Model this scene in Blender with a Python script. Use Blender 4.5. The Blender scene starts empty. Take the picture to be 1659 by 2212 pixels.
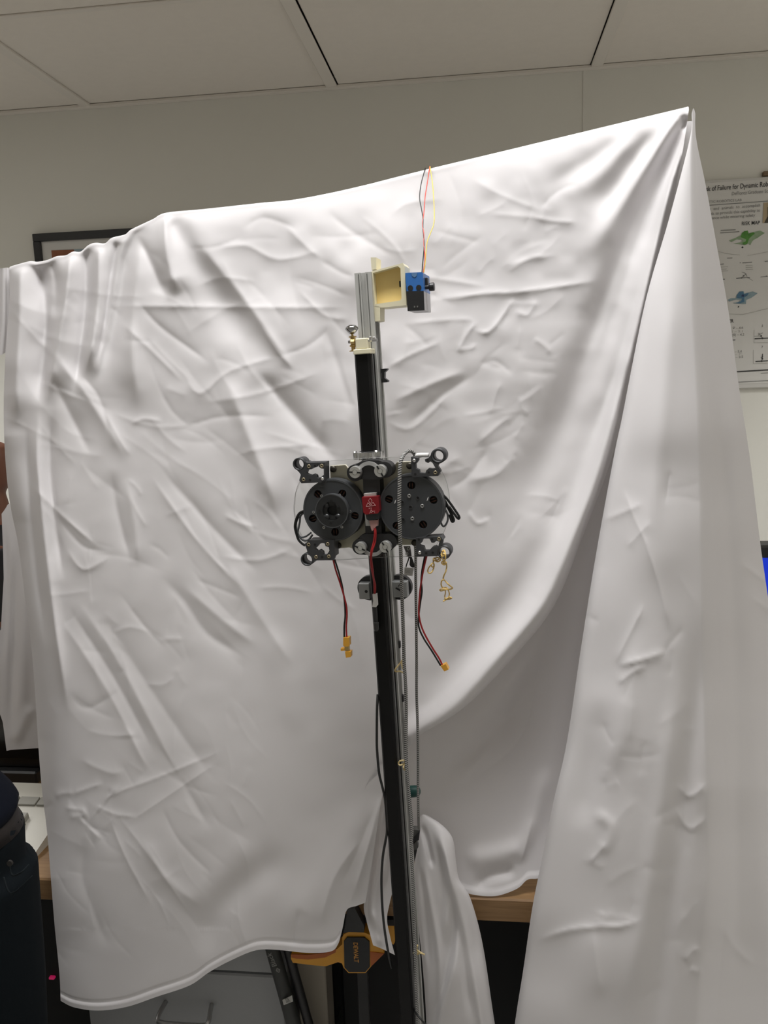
import bpy, math, random
import numpy as np
from mathutils import Vector, Matrix, noise as mnoise
from mathutils.geometry import tessellate_polygon
scene = bpy.context.scene
COL = scene.collection
# ------------------------------------------------------------------ camera
FPX, CX, CY = 1725.0, 829.5, 1106.0
CAM = np.array([0.0, 0.0, 1.65])
PIT, ROL, YAW = [math.radians(a) for a in (-9.6445, -1.9179, -6.9573)]
FW = np.array([math.sin(YAW)*math.cos(PIT), math.cos(YAW)*math.cos(PIT), math.sin(PIT)])
RT = np.array([math.cos(YAW), -math.sin(YAW), 0.0])
UP = np.cross(RT, FW)
RT, UP = RT*math.cos(ROL)+UP*math.sin(ROL), -RT*math.sin(ROL)+UP*math.cos(ROL)
cd = bpy.data.cameras.new('camera')
cd.sensor_fit = 'HORIZONTAL'; cd.sensor_width = 36.0; cd.lens = 36.0*FPX/1659.0
cd.clip_start = 0.02
cam = bpy.data.objects.new('camera', cd); COL.objects.link(cam)
M = Matrix(((RT[0], UP[0], -FW[0], CAM[0]), (RT[1], UP[1], -FW[1], CAM[1]), (RT[2], UP[2], -FW[2], CAM[2]), (0, 0, 0, 1)))
cam.matrix_world = M
scene.camera = cam
# ------------------------------------------------------------------ world, exposure, room lamps
wd = bpy.data.worlds.new('world'); scene.world = wd; wd.use_nodes = True
wd.node_tree.nodes['Background'].inputs[0].default_value = (0.9, 0.93, 1.0, 1)
wd.node_tree.nodes['Background'].inputs[1].default_value = 0.0
vs = scene.view_settings
vs.view_transform = 'Standard'; vs.look = 'None'; vs.gamma = 1.0; vs.use_curve_mapping = False
vs.exposure = 0.0
CEIL = 3.0; WALLY = 4.0
ROOM = (-4.2, 3.0, -3.2, WALLY)            # x0 x1 y0 y1
LAMPS = [  # x, y, watts
    (-0.10, 0.78, 21, 145), (-2.5, 0.78, 5, 125), (2.3, 0.80, 4, 100), (-0.10, -1.6, 2.5, 95), (-2.5, -1.6, 3, 95), (2.3, -1.6, 3, 95), (-2.6, 2.6, 27, 112), (2.3, 2.6, 28, 112)]
for i, (lx, ly, w, sprd) in enumerate(LAMPS):
    ld = bpy.data.lights.new('troffer_light', 'AREA'); ld.shape = 'RECTANGLE'
    ld.size = 1.1; ld.size_y = 0.5; ld.energy = w; ld.color = (1.0, 0.995, 0.995); ld.spread = math.radians(sprd)
    lo = bpy.data.objects.new('troffer_light', ld); COL.objects.link(lo); lo.location = (lx, ly, CEIL-0.035)

# ------------------------------------------------------------------ helpers
def ray(x, y): return (x-CX)/FPX*RT-(y-CY)/FPX*UP+FW
def PY(x, y, Y): d = ray(x, y); return CAM+d*(Y/d[1])
def PZ(x, y, Z): d = ray(x, y); return CAM+d*((Z-CAM[2])/d[2])
ORG = {}
def A(v): return np.asarray(v, float)

def tag(o, label, cat, group=None):
    o['label'] = label; o['category'] = cat
    if group: o['group'] = group
    return o
def struct(o): o['kind'] = 'structure'; return o

def E(name, loc, label, cat, group=None):
    o = bpy.data.objects.new(name, None); COL.objects.link(o); o.location = tuple(loc); o.empty_display_size = 0.02
    ORG[o.name] = A(loc); tag(o, label, cat, group); return o

def mk(name, verts, faces, mat, parent=None, smooth=False, uv=None):
    v = A(verts)
    if parent is not None: org = ORG[parent.name]
    else: org = A([(v[:, 0].min()+v[:, 0].max())/2, (v[:, 1].min()+v[:, 1].max())/2, v[:, 2].min()])
    me = bpy.data.meshes.new(name)
    if isinstance(faces, np.ndarray) and faces.ndim == 2 and faces.shape[1] == 4:
        n = len(faces)
        me.vertices.add(len(v)); me.vertices.foreach_set('co', (v-org).astype(np.float32).ravel())
        me.loops.add(n*4); me.loops.foreach_set('vertex_index', faces.astype(np.int32).ravel())
        me.polygons.add(n); me.polygons.foreach_set('loop_start', np.arange(0, n*4, 4, dtype=np.int32))
        me.update(calc_edges=True); me.validate()
    else:
        me.from_pydata([tuple(p) for p in (v-org)], [], [tuple(int(i) for i in f) for f in faces])
        me.update()
    if uv is not None:
        ul = me.uv_layers.new(name='UVMap')
        li = np.zeros(len(me.loops), np.int32); me.loops.foreach_get('vertex_index', li)
        ul.data.foreach_set('uv', A(uv)[li].astype(np.float32).ravel())
    if smooth: me.polygons.foreach_set('use_smooth', [True]*len(me.polygons))
    me.materials.append(mat)
    o = bpy.data.objects.new(name, me); COL.objects.link(o)
    if parent is not None: o.parent = parent; o.location = (0, 0, 0)
    else: o.location = tuple(org)
    ORG[o.name] = org
    return o

class MB:
    """collects shapes (world coordinates) that become one mesh"""
    def __init__(s): s.v = []; s.f = []; s.n = 0
    def add(s, v, f):
        v = A(v); s.v.append(v); s.f += [tuple(int(i)+s.n for i in q) for q in f]; s.n += len(v); return s
    def build(s, name, mat, parent=None, smooth=False): return mk(name, np.vstack(s.v), s.f, mat, parent, smooth)

WORLD = (A([1, 0, 0]), A([0, 1, 0]), A([0, 0, 1]))
def box(c, h, ax=WORLD, bev=0.0):
    """box with centre c, half sizes h, axes ax; chamfered when bev > 0"""
    c = A(c)
    if bev <= 0:
        v = [c+sx*h[0]*ax[0]+sy*h[1]*ax[1]+sz*h[2]*ax[2] for sx in (-1, 1) for sy in (-1, 1) for sz in (-1, 1)]
        return v, [(0, 1, 3, 2), (4, 6, 7, 5), (0, 4, 5, 1), (2, 3, 7, 6), (0, 2, 6, 4), (1, 5, 7, 3)]
    b = min(bev, min(h)*0.9)
    v = []; idx = {}
    for sx in (-1, 1):
        for sy in (-1, 1):
            for sz in (-1, 1):
                for k in range(3):
                    q = [h[0]-b, h[1]-b, h[2]-b]; q[k] = h[k]
                    idx[(sx, sy, sz, k)] = len(v)
                    v.append(c+sx*q[0]*ax[0]+sy*q[1]*ax[1]+sz*q[2]*ax[2])
    f = []
    I = lambda s, k: idx[(s[0], s[1], s[2], k)]
    for k in range(3):
        a, b2 = [(1, 2), (2, 0), (0, 1)][k]
        for s in (-1, 1):
            q = []
            for (p, r) in ((-1, -1), (1, -1), (1, 1), (-1, 1)):
                t = [0, 0, 0]; t[k] = s; t[a] = p; t[b2] = r; q.append(I(t, k))
            f.append(tuple(q if s > 0 else q[::-1]))
        for p in (-1, 1):
            for r in (-1, 1):
                t0 = [0, 0, 0]; t1 = [0, 0, 0]
                t0[k] = -1; t1[k] = 1; t0[a] = t1[a] = p; t0[b2] = t1[b2] = r
                f.append((I(t0, a), I(t1, a), I(t1, b2), I(t0, b2)))
    for sx in (-1, 1):
        for sy in (-1, 1):
            for sz in (-1, 1): f.append(tuple(I((sx, sy, sz), k) for k in range(3)))
    return v, f
def bx(x0, x1, y0, y1, z0, z1, bev=0.0):
    return box(((x0+x1)/2, (y0+y1)/2, (z0+z1)/2), (abs(x1-x0)/2, abs(y1-y0)/2, abs(z1-z0)/2), WORLD, bev)

def basis(ax):
    ax = A(ax)/np.linalg.norm(ax)
    t = A([0, 0, 1]) if abs(ax[2]) < 0.9 else A([1, 0, 0])
    u = np.cross(t, ax); u /= np.linalg.norm(u); w = np.cross(ax, u)
    return u, w, ax
def lathe(c, ax, prof, n=32, capa=True, capb=True):
    """profile [(r, h)...] turned about axis ax from centre c"""
    c = A(c); u, w, a = basis(ax); v = []; f = []
    for r, h in prof:
        for k in range(n):
            t = 2*math.pi*k/n; v.append(c+a*h+r*(math.cos(t)*u+math.sin(t)*w))
    m = len(prof)
    for i in range(m-1):
        for k in range(n):
            k2 = (k+1) % n; f.append((i*n+k, i*n+k2, (i+1)*n+k2, (i+1)*n+k))
    if capa: f.append(tuple(range(n))[::-1])
    if capb: f.append(tuple((m-1)*n+k for k in range(n)))
    return v, f
def cyl(c, ax, r, h, n=24): return lathe(c, ax, [(r, 0), (r, h)], n)
def annulus(c, ax, ri, ro, h, n=40):
    v, f = lathe(c, ax, [(ri, 0), (ro, 0), (ro, h), (ri, h)], n, False, False)
    f += [(3*n+k, 3*n+(k+1) % n, (k+1) % n, k) for k in range(n)]
    return v, f
def sphere(c, r, n=16, m=10, sc=(1, 1, 1)):
    c = A(c); v = []; f = []
    for i in range(m+1):
        p = math.pi*i/m
        for k in range(n):
            t = 2*math.pi*k/n; v.append(c+A([math.sin(p)*math.cos(t)*sc[0], math.sin(p)*math.sin(t)*sc[1], math.cos(p)*sc[2]])*r)
    for i in range(m):
        for k in range(n): f.append((i*n+k, (i+1)*n+k, (i+1)*n+(k+1) % n, i*n+(k+1) % n))
    return v, f
def smooth_path(p, per=8):
    p = A(p); out = []
    n = len(p)
    for i in range(n-1):
        p0 = p[max(i-1, 0)]; p1 = p[i]; p2 = p[i+1]; p3 = p[min(i+2, n-1)]
        for k in range(per):
            t = k/per
            out.append(0.5*((2*p1)+(-p0+p2)*t+(2*p0-5*p1+4*p2-p3)*t*t+(-p0+3*p1-3*p2+p3)*t**3))
    out.append(p[-1]); return A(out)
def tube(path, r, n=8, per=8, sm=True, withuv=False):
    p = smooth_path(path, per) if sm else A(path)
    m = len(p); rr = np.full(m, r) if np.isscalar(r) else np.interp(np.linspace(0, 1, m), np.linspace(0, 1, len(r)), r)
    d = np.gradient(p, axis=0); d /= np.linalg.norm(d, axis=1)[:, None]+1e-12
    u = basis(d[0])[0]; v = []; uv = []; L = 0.0
    for i in range(m):
        u = u-d[i]*(u@d[i]); u /= np.linalg.norm(u); w = np.cross(d[i], u)
        if i: L += np.linalg.norm(p[i]-p[i-1])
        for k in range(n):
            t = 2*math.pi*k/n; v.append(p[i]+rr[i]*(math.cos(t)*u+math.sin(t)*w)); uv.append((abs(2*k/n-1), L))
    f = [(i*n+k, i*n+(k+1) % n, (i+1)*n+(k+1) % n, (i+1)*n+k) for i in range(m-1) for k in range(n)]
    f.append(tuple(range(n))[::-1]); f.append(tuple((m-1)*n+k for k in range(n)))
    return (v, f, uv) if withuv else (v, f)
def poly_prism(front, depth, holes=()):
    """front: list of world points (planar); holes the same; depth: world vector"""
    depth = A(depth); loops = [A(front)]+[A(h) for h in holes]
    allp = np.vstack(loops); c = loops[0].mean(0)
    nrm = depth/np.linalg.norm(depth); u, w, _ = basis(nrm)
    two = [[Vector(((q-c)@u, (q-c)@w, 0)) for q in lp] for lp in loops]
    tri = tessellate_polygon(two); n = len(allp)
    v = np.vstack([allp, allp+depth]); f = [tuple(t) for t in tri]+[tuple(i+n for i in t[::-1]) for t in tri]
    o = 0
    for lp in loops:
        k = len(lp)
        for i in range(k): f.append((o+i, o+(i+1) % k, n+o+(i+1) % k, n+o+i))
        o += k
    return v, f
def circ(c, r, n=16, ph=0.0): return [(c[0]+r*math.cos(2*math.pi*k/n+ph), c[1]+r*math.sin(2*math.pi*k/n+ph)) for k in range(n)]

def text_verts(s, p0, xdir, ydir, width=None, size=None, depth=0.0006, bold=0.0):
    """lettering as world-space mesh data; baseline starts at p0"""
    cu = bpy.data.curves.new('lettering', 'FONT'); cu.body = s; cu.extrude = 0.0; cu.offset = bold; cu.resolution_u = 3
    o = bpy.data.objects.new('lettering', cu); COL.objects.link(o)
    dg = bpy.context.evaluated_depsgraph_get(); me = bpy.data.meshes.new_from_object(o.evaluated_get(dg))
    v = A([tuple(q.co) for q in me.vertices]); f = [tuple(p.vertices) for p in me.polygons]
    bpy.data.objects.remove(o); bpy.data.curves.remove(cu); bpy.data.meshes.remove(me)
    if len(v) == 0: return None
    x0 = v[:, 0].min(); k = (width/(v[:, 0].max()-x0)) if width else size
    ks = size if size else k
    xd = A(xdir)/np.linalg.norm(xdir); yd = A(ydir)/np.linalg.norm(ydir); nd = np.cross(xd, yd)
    w = A(p0)+((v[:, 0]-x0)*k)[:, None]*xd+(v[:, 1]*ks)[:, None]*yd
    return w, f
def lettering(s, p0, xdir, ydir, mat, parent, width=None, size=None, name='lettering', bold=0.0):
    r = text_verts(s, p0, xdir, ydir, width, size, bold=bold)
    if r: return mk(name, r[0], r[1], mat, parent)

# ------------------------------------------------------------------ materials (all procedural)
MATS = {}
def mat(name, col, rough=0.6, metal=0.0, noise=0.0, nscale=40.0, bump=0.0, bscale=300.0, spec=0.5, trans=0.0, alpha=None, emit=None, sheen=0.0, coat=0.0, sss=0.0):
    if name in MATS: return MATS[name]
    m = bpy.data.materials.new(name); m.use_nodes = True; nt = m.node_tree; b = nt.nodes['Principled BSDF']
    b.inputs['Base Color'].default_value = (*col, 1); b.inputs['Roughness'].default_value = rough
    b.inputs['Metallic'].default_value = metal; b.inputs['Specular IOR Level'].default_value = spec
    if trans: b.inputs['Transmission Weight'].default_value = trans
    if sheen: b.inputs['Sheen Weight'].default_value = sheen
    if coat: b.inputs['Coat Weight'].default_value = coat; b.inputs['Coat Roughness'].default_value = 0.15
    if sss: b.inputs['Subsurface Weight'].default_value = sss; b.inputs['Subsurface Radius'].default_value = (0.01, 0.006, 0.003)
    if emit: b.inputs['Emission Color'].default_value = (*emit[0], 1); b.inputs['Emission Strength'].default_value = emit[1]
    tc = nt.nodes.new('ShaderNodeTexCoord')
    if noise > 0:
        n = nt.nodes.new('ShaderNodeTexNoise'); n.inputs['Scale'].default_value = nscale; n.inputs['Detail'].default_value = 4
        mp = nt.nodes.new('ShaderNodeMapRange'); mp.inputs[3].default_value = 1-noise; mp.inputs[4].default_value = 1+noise
        mx = nt.nodes.new('ShaderNodeVectorMath'); mx.operation = 'SCALE'; mx.inputs[0].default_value = col
        nt.links.new(tc.outputs['Object'], n.inputs['Vector']); nt.links.new(n.outputs['Fac'], mp.inputs[0])
        nt.links.new(mp.outputs[0], mx.inputs['Scale']); nt.links.new(mx.outputs[0], b.inputs['Base Color'])
    if bump > 0:
        n2 = nt.nodes.new('ShaderNodeTexNoise'); n2.inputs['Scale'].default_value = bscale; n2.inputs['Detail'].default_value = 3
        bp = nt.nodes.new('ShaderNodeBump'); bp.inputs['Strength'].default_value = bump; bp.inputs['Distance'].default_value = 0.002
        nt.links.new(tc.outputs['Object'], n2.inputs['Vector']); nt.links.new(n2.outputs['Fac'], bp.inputs['Height']); nt.links.new(bp.outputs[0], b.inputs['Normal'])
    MATS[name] = m; return m

def wood_mat(name, c1, c2):
    m = bpy.data.materials.new(name); m.use_nodes = True; nt = m.node_tree; b = nt.nodes['Principled BSDF']; b.inputs['Roughness'].default_value = 0.5
    tc = nt.nodes.new('ShaderNodeTexCoord'); mp = nt.nodes.new('ShaderNodeMapping'); mp.inputs['Scale'].default_value = (3.0, 30, 40)
    n = nt.nodes.new('ShaderNodeTexNoise'); n.inputs['Scale'].default_value = 2.5; n.inputs['Detail'].default_value = 6; n.inputs['Distortion'].default_value = 1.2
    r = nt.nodes.new('ShaderNodeValToRGB'); r.color_ramp.elements[0].color = (*c1, 1); r.color_ramp.elements[1].color = (*c2, 1)
    r.color_ramp.elements[0].position = 0.3; r.color_ramp.elements[1].position = 0.7
    nt.links.new(tc.outputs['Object'], mp.inputs[0]); nt.links.new(mp.outputs[0], n.inputs['Vector']); nt.links.new(n.outputs['Fac'], r.inputs[0]); nt.links.new(r.outputs[0], b.inputs['Base Color'])
    return m

def cloth_mat():
    m = bpy.data.materials.new('white_sheet'); m.use_nodes = True; nt = m.node_tree
    b = nt.nodes['Principled BSDF']; b.inputs['Roughness'].default_value = 0.85; b.inputs['Specular IOR Level'].default_value = 0.2
    b.inputs['Base Color'].default_value = (0.772, 0.750, 0.756, 1); b.inputs['Sheen Weight'].default_value = 0.05
    tr = nt.nodes.new('ShaderNodeBsdfTranslucent'); tr.inputs[0].default_value = (0.76, 0.745, 0.74, 1)
    mx = nt.nodes.new('ShaderNodeMixShader'); mx.inputs[0].default_value = 0.06
    out = nt.nodes['Material Output']
    nt.links.new(b.outputs[0], mx.inputs[1]); nt.links.new(tr.outputs[0], mx.inputs[2]); nt.links.new(mx.outputs[0], out.inputs['Surface'])
    tc = nt.nodes.new('ShaderNodeTexCoord'); n = nt.nodes.new('ShaderNodeTexNoise'); n.inputs['Scale'].default_value = 1300; n.inputs['Detail'].default_value = 2
    bp = nt.nodes.new('ShaderNodeBump'); bp.inputs['Strength'].default_value = 0.06; bp.inputs['Distance'].default_value = 0.0006
    nt.links.new(tc.outputs['Object'], n.inputs['Vector']); nt.links.new(n.outputs['Fac'], bp.inputs['Height']); nt.links.new(bp.outputs[0], b.inputs['Normal'])
    return m

def clear_mat():
    m = bpy.data.materials.new('clear_acrylic'); m.use_nodes = True; nt = m.node_tree; nt.nodes.remove(nt.nodes['Principled BSDF'])
    t = nt.nodes.new('ShaderNodeBsdfTransparent'); t.inputs[0].default_value = (0.97, 0.975, 0.97, 1)
    g = nt.nodes.new('ShaderNodeBsdfGlossy'); g.inputs['Roughness'].default_value = 0.03
    fr = nt.nodes.new('ShaderNodeFresnel'); fr.inputs[0].default_value = 1.4
    mx = nt.nodes.new('ShaderNodeMixShader')
    nt.links.new(fr.outputs[0], mx.inputs[0]); nt.links.new(t.outputs[0], mx.inputs[1]); nt.links.new(g.outputs[0], mx.inputs[2])
    nt.links.new(mx.outputs[0], nt.nodes['Material Output'].inputs['Surface']); return m

def braid_mat():
    m = bpy.data.materials.new('braided_sleeve'); m.use_nodes = True; nt = m.node_tree; b = nt.nodes['Principled BSDF']; b.inputs['Roughness'].default_value = 0.55
    uv = nt.nodes.new('ShaderNodeUVMap'); sp = nt.nodes.new('ShaderNodeSeparateXYZ'); nt.links.new(uv.outputs[0], sp.inputs[0])
    def M_(op, a, bb):
        n = nt.nodes.new('ShaderNodeMath'); n.operation = op
        for i, q in enumerate((a, bb)):
            if q is None: continue
            if isinstance(q, (int, float)): n.inputs[i].default_value = q
            else: nt.links.new(q, n.inputs[i])
        return n.outputs[0]
    vv = M_('MULTIPLY', sp.outputs[1], 2*math.pi/0.0032); uu = M_('MULTIPLY', sp.outputs[0], 2*math.pi*1.0)
    s = M_('ADD', M_('SINE', M_('ADD', vv, uu), None), M_('MULTIPLY', M_('SINE', M_('SUBTRACT', vv, uu), None), 0.35))
    r = nt.nodes.new('ShaderNodeValToRGB'); nt.links.new(M_('ADD', M_('MULTIPLY', s, 0.4), 0.5), r.inputs[0])
    r.color_ramp.elements[0].position = 0.42; r.color_ramp.elements[0].color = (0.025, 0.025, 0.025, 1)
    r.color_ramp.elements[1].position = 0.58; r.color_ramp.elements[1].color = (0.42, 0.415, 0.40, 1)
    nt.links.new(r.outputs[0], b.inputs['Base Color']); return m

CLOTH = cloth_mat(); CLEAR = clear_mat(); BRAID = braid_mat()
WOOD = wood_mat('bench_wood', (0.21, 0.115, 0.048), (0.33, 0.195, 0.085))
WALL = mat('wall_paint', (0.76, 0.75, 0.69), 0.85, noise=0.02, nscale=3, bump=0.05, bscale=120)
CEILM = mat('ceiling_tile_white', (0.78, 0.735, 0.67), 0.95, noise=0.03, nscale=25, bump=0.25, bscale=260)
TEE = mat('grid_metal', (0.74, 0.70, 0.64), 0.6)
CARPET = mat('grey_carpet', (0.42, 0.41, 0.395), 0.95, noise=0.25, nscale=120, bump=0.5, bscale=400)
ALU = mat('brushed_aluminium', (0.47, 0.47, 0.45), 0.45, 0.15, noise=0.06, nscale=60)
ALUG = mat('aluminium_groove', (0.20, 0.20, 0.19), 0.5, 0.7)
CHROME = mat('polished_steel', (0.80, 0.80, 0.80), 0.16, 1.0)
STEEL = mat('dull_steel', (0.50, 0.50, 0.50), 0.32, 0.9)
BRASS = mat('brass', (0.62, 0.46, 0.20), 0.28, 1.0)
BLACKR = mat('black_rail', (0.005, 0.005, 0.005), 0.45, spec=0.22)
BLACKP = mat('black_plastic', (0.016, 0.016, 0.017), 0.42)
GREYP = mat('charcoal_print', (0.040, 0.041, 0.044), 0.48, noise=0.12, nscale=90)
MOTOR = mat('dark_grey_motor', (0.042, 0.045, 0.049), 0.42, noise=0.1, nscale=70)
MOTOR2 = mat('black_hub', (0.018, 0.019, 0.02), 0.35)
DARK = mat('near_black', (0.006, 0.006, 0.006), 0.6)
CREAM = mat('cream_print', (0.74, 0.69, 0.50), 0.55, noise=0.05, nscale=60)
CREAM_GLOW = mat('cream_glow_print', (0.86, 0.66, 0.28), 0.5, noise=0.05, nscale=60)  # glow of light through the cream web, put into its colour
COPPER = mat('copper_winding', (0.17, 0.085, 0.06), 0.45, 0.3)
NUT = mat('bright_steel', (0.62, 0.62, 0.60), 0.36, 0.75)
KNOB = mat('dark_chrome', (0.42, 0.42, 0.42), 0.10, 1.0)
GREYL = mat('light_grey_plastic', (0.36, 0.36, 0.35), 0.5)
WHITEP = mat('white_plastic', (0.72, 0.71, 0.70), 0.5)
REDM = mat('red_anodised', (0.24, 0.010, 0.016), 0.35, 0.3)
REDW = mat('red_wire', (0.33, 0.012, 0.014), 0.45)
BLKW = mat('black_wire', (0.010, 0.010, 0.010), 0.45)
YELW = mat('yellow_wire', (0.80, 0.62, 0.12), 0.45)
ORW = mat('red_orange_wire', (0.70, 0.07, 0.045), 0.45)
XT = mat('amber_connector', (0.72, 0.36, 0.035), 0.4)
CORD = mat('yellow_elastic', (0.68, 0.47, 0.15), 0.5)
BAND = mat('rubber_band_tan', (0.68, 0.54, 0.27), 0.5)
BLUE = mat('blue_plastic', (0.035, 0.15, 0.44), 0.38)
PINKM = mat('hot_glue', (0.46, 0.26, 0.24), 0.35)
LOGO = mat('etched_logo', (0.62, 0.36, 0.36), 0.5)
PAPER = mat('poster_paper', (0.66, 0.65, 0.62), 0.6)
INK = mat('black_ink', (0.03, 0.03, 0.03), 0.6)
INKG = mat('grey_ink', (0.22, 0.22, 0.21), 0.6)
INKL = mat('pale_ink', (0.42, 0.41, 0.38), 0.6)
YEL = mat('clamp_yellow', (0.72, 0.34, 0.025), 0.42, noise=0.05, nscale=30)
ORA = mat('clamp_orange', (0.42, 0.11, 0.02), 0.5)
CABG = mat('cabinet_grey', (0.36, 0.37, 0.38), 0.55, noise=0.03, nscale=200)
TAN = mat('bench_leg_paint', (0.30, 0.27, 0.22), 0.55)
TEAL = mat('dark_teal_rubber', (0.005, 0.055, 0.047), 0.5)

# ------------------------------------------------------------------ the room
x0, x1, y0, y1 = ROOM
struct(mk('floor', *bx(x0-.1, x1+.1, y0-.1, y1+.1, -.1, 0), CARPET))
struct(mk('wall_back', *bx(x0-.1, x1+.1, y1, y1+.12, 0, CEIL+.1), WALL))
struct(mk('wall_front', *bx(x0-.1, x1+.1, y0-.12, y0, 0, CEIL+.1), WALL))
struct(mk('wall_left', *bx(x0-.12, x0, y0, y1, 0, CEIL+.1), WALL))
struct(mk('wall_right', *bx(x1, x1+.12, y0, y1, 0, CEIL+.1), WALL))
ceil = struct(mk('ceiling', *bx(x0-.1, x1+.1, y0-.1, y1+.1, CEIL+.05, CEIL+.15), mat('plenum_dark', (.05, .05, .05), .9)))
TX = [-0.666-1.217*k for k in range(1, 4)][::-1]+[-0.666, 0.549, 1.766, 2.98]     # runners along Y
TYS = [4.0, 3.03]+[3.03-1.22*k for k in range(1, 7)]
xs = sorted([x0]+[t for t in TX if x0+.05 < t < x1-.05]+[x1]); ys = sorted(set([y0]+[t for t in TYS if t > y0+.05]))
tile_me = {}
for i in range(len(xs)-1):
    for j in range(len(ys)-1):
        gl_ = .0305 if abs(xs[i]+.666) < .01 else .012; gr_ = .0285 if abs(xs[i+1]-.549) < .01 else .012      # tiles sit loose beside two runners
        mk('ceiling_tile', *bx(xs[i]+gl_, xs[i+1]-gr_, ys[j]+.012, ys[j+1]-.008, CEIL+.004, CEIL+.02, .004), CEILM, ceil)
for t in xs[1:-1]: mk('grid_tee', *bx(t-.026, t+.026, y0, y1-.02, CEIL-.007, CEIL+.004, .002), TEE, ceil)
for t in ys[1:-1]: mk('grid_tee', *bx(x0, x1, t-.014, t+.014, CEIL-.003, CEIL+.004, .002), TEE, ceil)
mk('wall_angle', *bx(x0, x1, y1-.03, y1, CEIL-.012, CEIL+.002, .002), TEE, ceil)
LLAB = ['white framed ceiling light directly above the motor post', 'white framed ceiling light above the person in navy', 'white framed ceiling light beside the right wall level with the post',
        'white framed ceiling light in the middle of the rear half of the room', 'white framed ceiling light in the rear left corner of the room', 'white framed ceiling light in the rear right corner of the room',
        'white framed ceiling light between the framed picture and the left wall', 'white framed ceiling light between the poster and the right wall']
struct(mk('trim_1', *bx(.492, .512, y1-.004, y1+.002, 0, CEIL-.012), WALL))
for i, (lx, ly, w, sprd) in enumerate(LAMPS):
    t = E('ceiling_light', (lx, ly, CEIL-.03), LLAB[i], 'light', 'ceiling light fixtures')
    m_ = MB()
    for s in (-1, 1): m_.add(*bx(lx+s*.58-.03, lx+s*.58+.03, ly-.3, ly+.3, CEIL-.03, CEIL+.002)); m_.add(*bx(lx-.6, lx+.6, ly+s*.28-.02, ly+s*.28+.02, CEIL-.03, CEIL+.002))
    m_.build('frame', WHITEP, t)
    mk('diffuser', *bx(lx-.55, lx+.55, ly-.26, ly+.26, CEIL-.012, CEIL-.004), mat('lamp_diffuser', (.9, .9, .9), .5, emit=((1, .97, .92), 2.0)), t)

# ------------------------------------------------------------------ the draped sheet
def resample(pts, n, sm=6):
    p = smooth_path([(a, b, 0) for a, b in pts], sm)[:, :2]
    d = np.r_[0, np.cumsum(np.hypot(*np.diff(p, axis=0).T))]; t = np.linspace(0, d[-1], n)
    return np.c_[np.interp(t, d, p[:, 0]), np.interp(t, d, p[:, 1])]
def coons(T, B, L, R, nu, nv):
    T, B = resample(T, nu), resample(B, nu); L, R = resample(L, nv), resample(R, nv)
    u = np.linspace(0, 1, nu)[None, :, None]; v = np.linspace(0, 1, nv)[:, None, None]
    S = (1-v)*T[None]+v*B[None]+(1-u)*L[:, None]+u*R[:, None]
    S -= (1-u)*(1-v)*T[0]+u*(1-v)*T[-1]+(1-u)*v*B[0]+u*v*B[-1]
    return S
def tps(ctrl):
    c = A(ctrl); s = 1000.0; P = c[:, :2]/s; z = c[:, 2]; n = len(P)
    def U(r2): return np.where(r2 > 0, r2*np.log(r2+1e-12), 0)
    K = U(((P[:, None]-P[None])**2).sum(-1))+np.eye(n)*1e-4
    Q = np.c_[np.ones(n), P]; Mx = np.block([[K, Q], [Q.T, np.zeros((3, 3))]])
    w = np.linalg.solve(Mx, np.r_[z, 0, 0, 0])
    def ev(px, py):
        q = np.c_[px.ravel(), py.ravel()]/s
        out = w[n]+w[n+1]*q[:, 0]+w[n+2]*q[:, 1]
        for i in range(n): out += w[i]*U(((q-P[i])**2).sum(-1))
        return out.reshape(px.shape)
    return ev
def pdist(px, py, pts, reach):
    """distance, side and position along a polyline, for points within reach"""
    pts = A(pts); lo = pts.min(0)-reach; hi = pts.max(0)+reach
    m = (px > lo[0]) & (px < hi[0]) & (py > lo[1]) & (py < hi[1]); idx = np.nonzero(m)
    X, Y = px[idx], py[idx]; best = np.full(X.shape, 1e9); side = np.zeros_like(X); tt = np.zeros_like(X)
    seg = np.hypot(*np.diff(pts, axis=0).T); tot = seg.sum(); acc = 0
    for i in range(len(pts)-1):
        a, b = pts[i], pts[i+1]; d = b-a; l2 = d@d+1e-9
        t = np.clip(((X-a[0])*d[0]+(Y-a[1])*d[1])/l2, 0, 1)
        ex, ey = X-a[0]-t*d[0], Y-a[1]-t*d[1]; r = np.hypot(ex, ey); k = r < best
        best[k] = r[k]; side[k] = np.sign(d[0]*ey-d[1]*ex)[k]; tt[k] = ((acc+t*seg[i])/tot)[k]; acc += seg[i]
    return idx, best, side, tt
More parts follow.
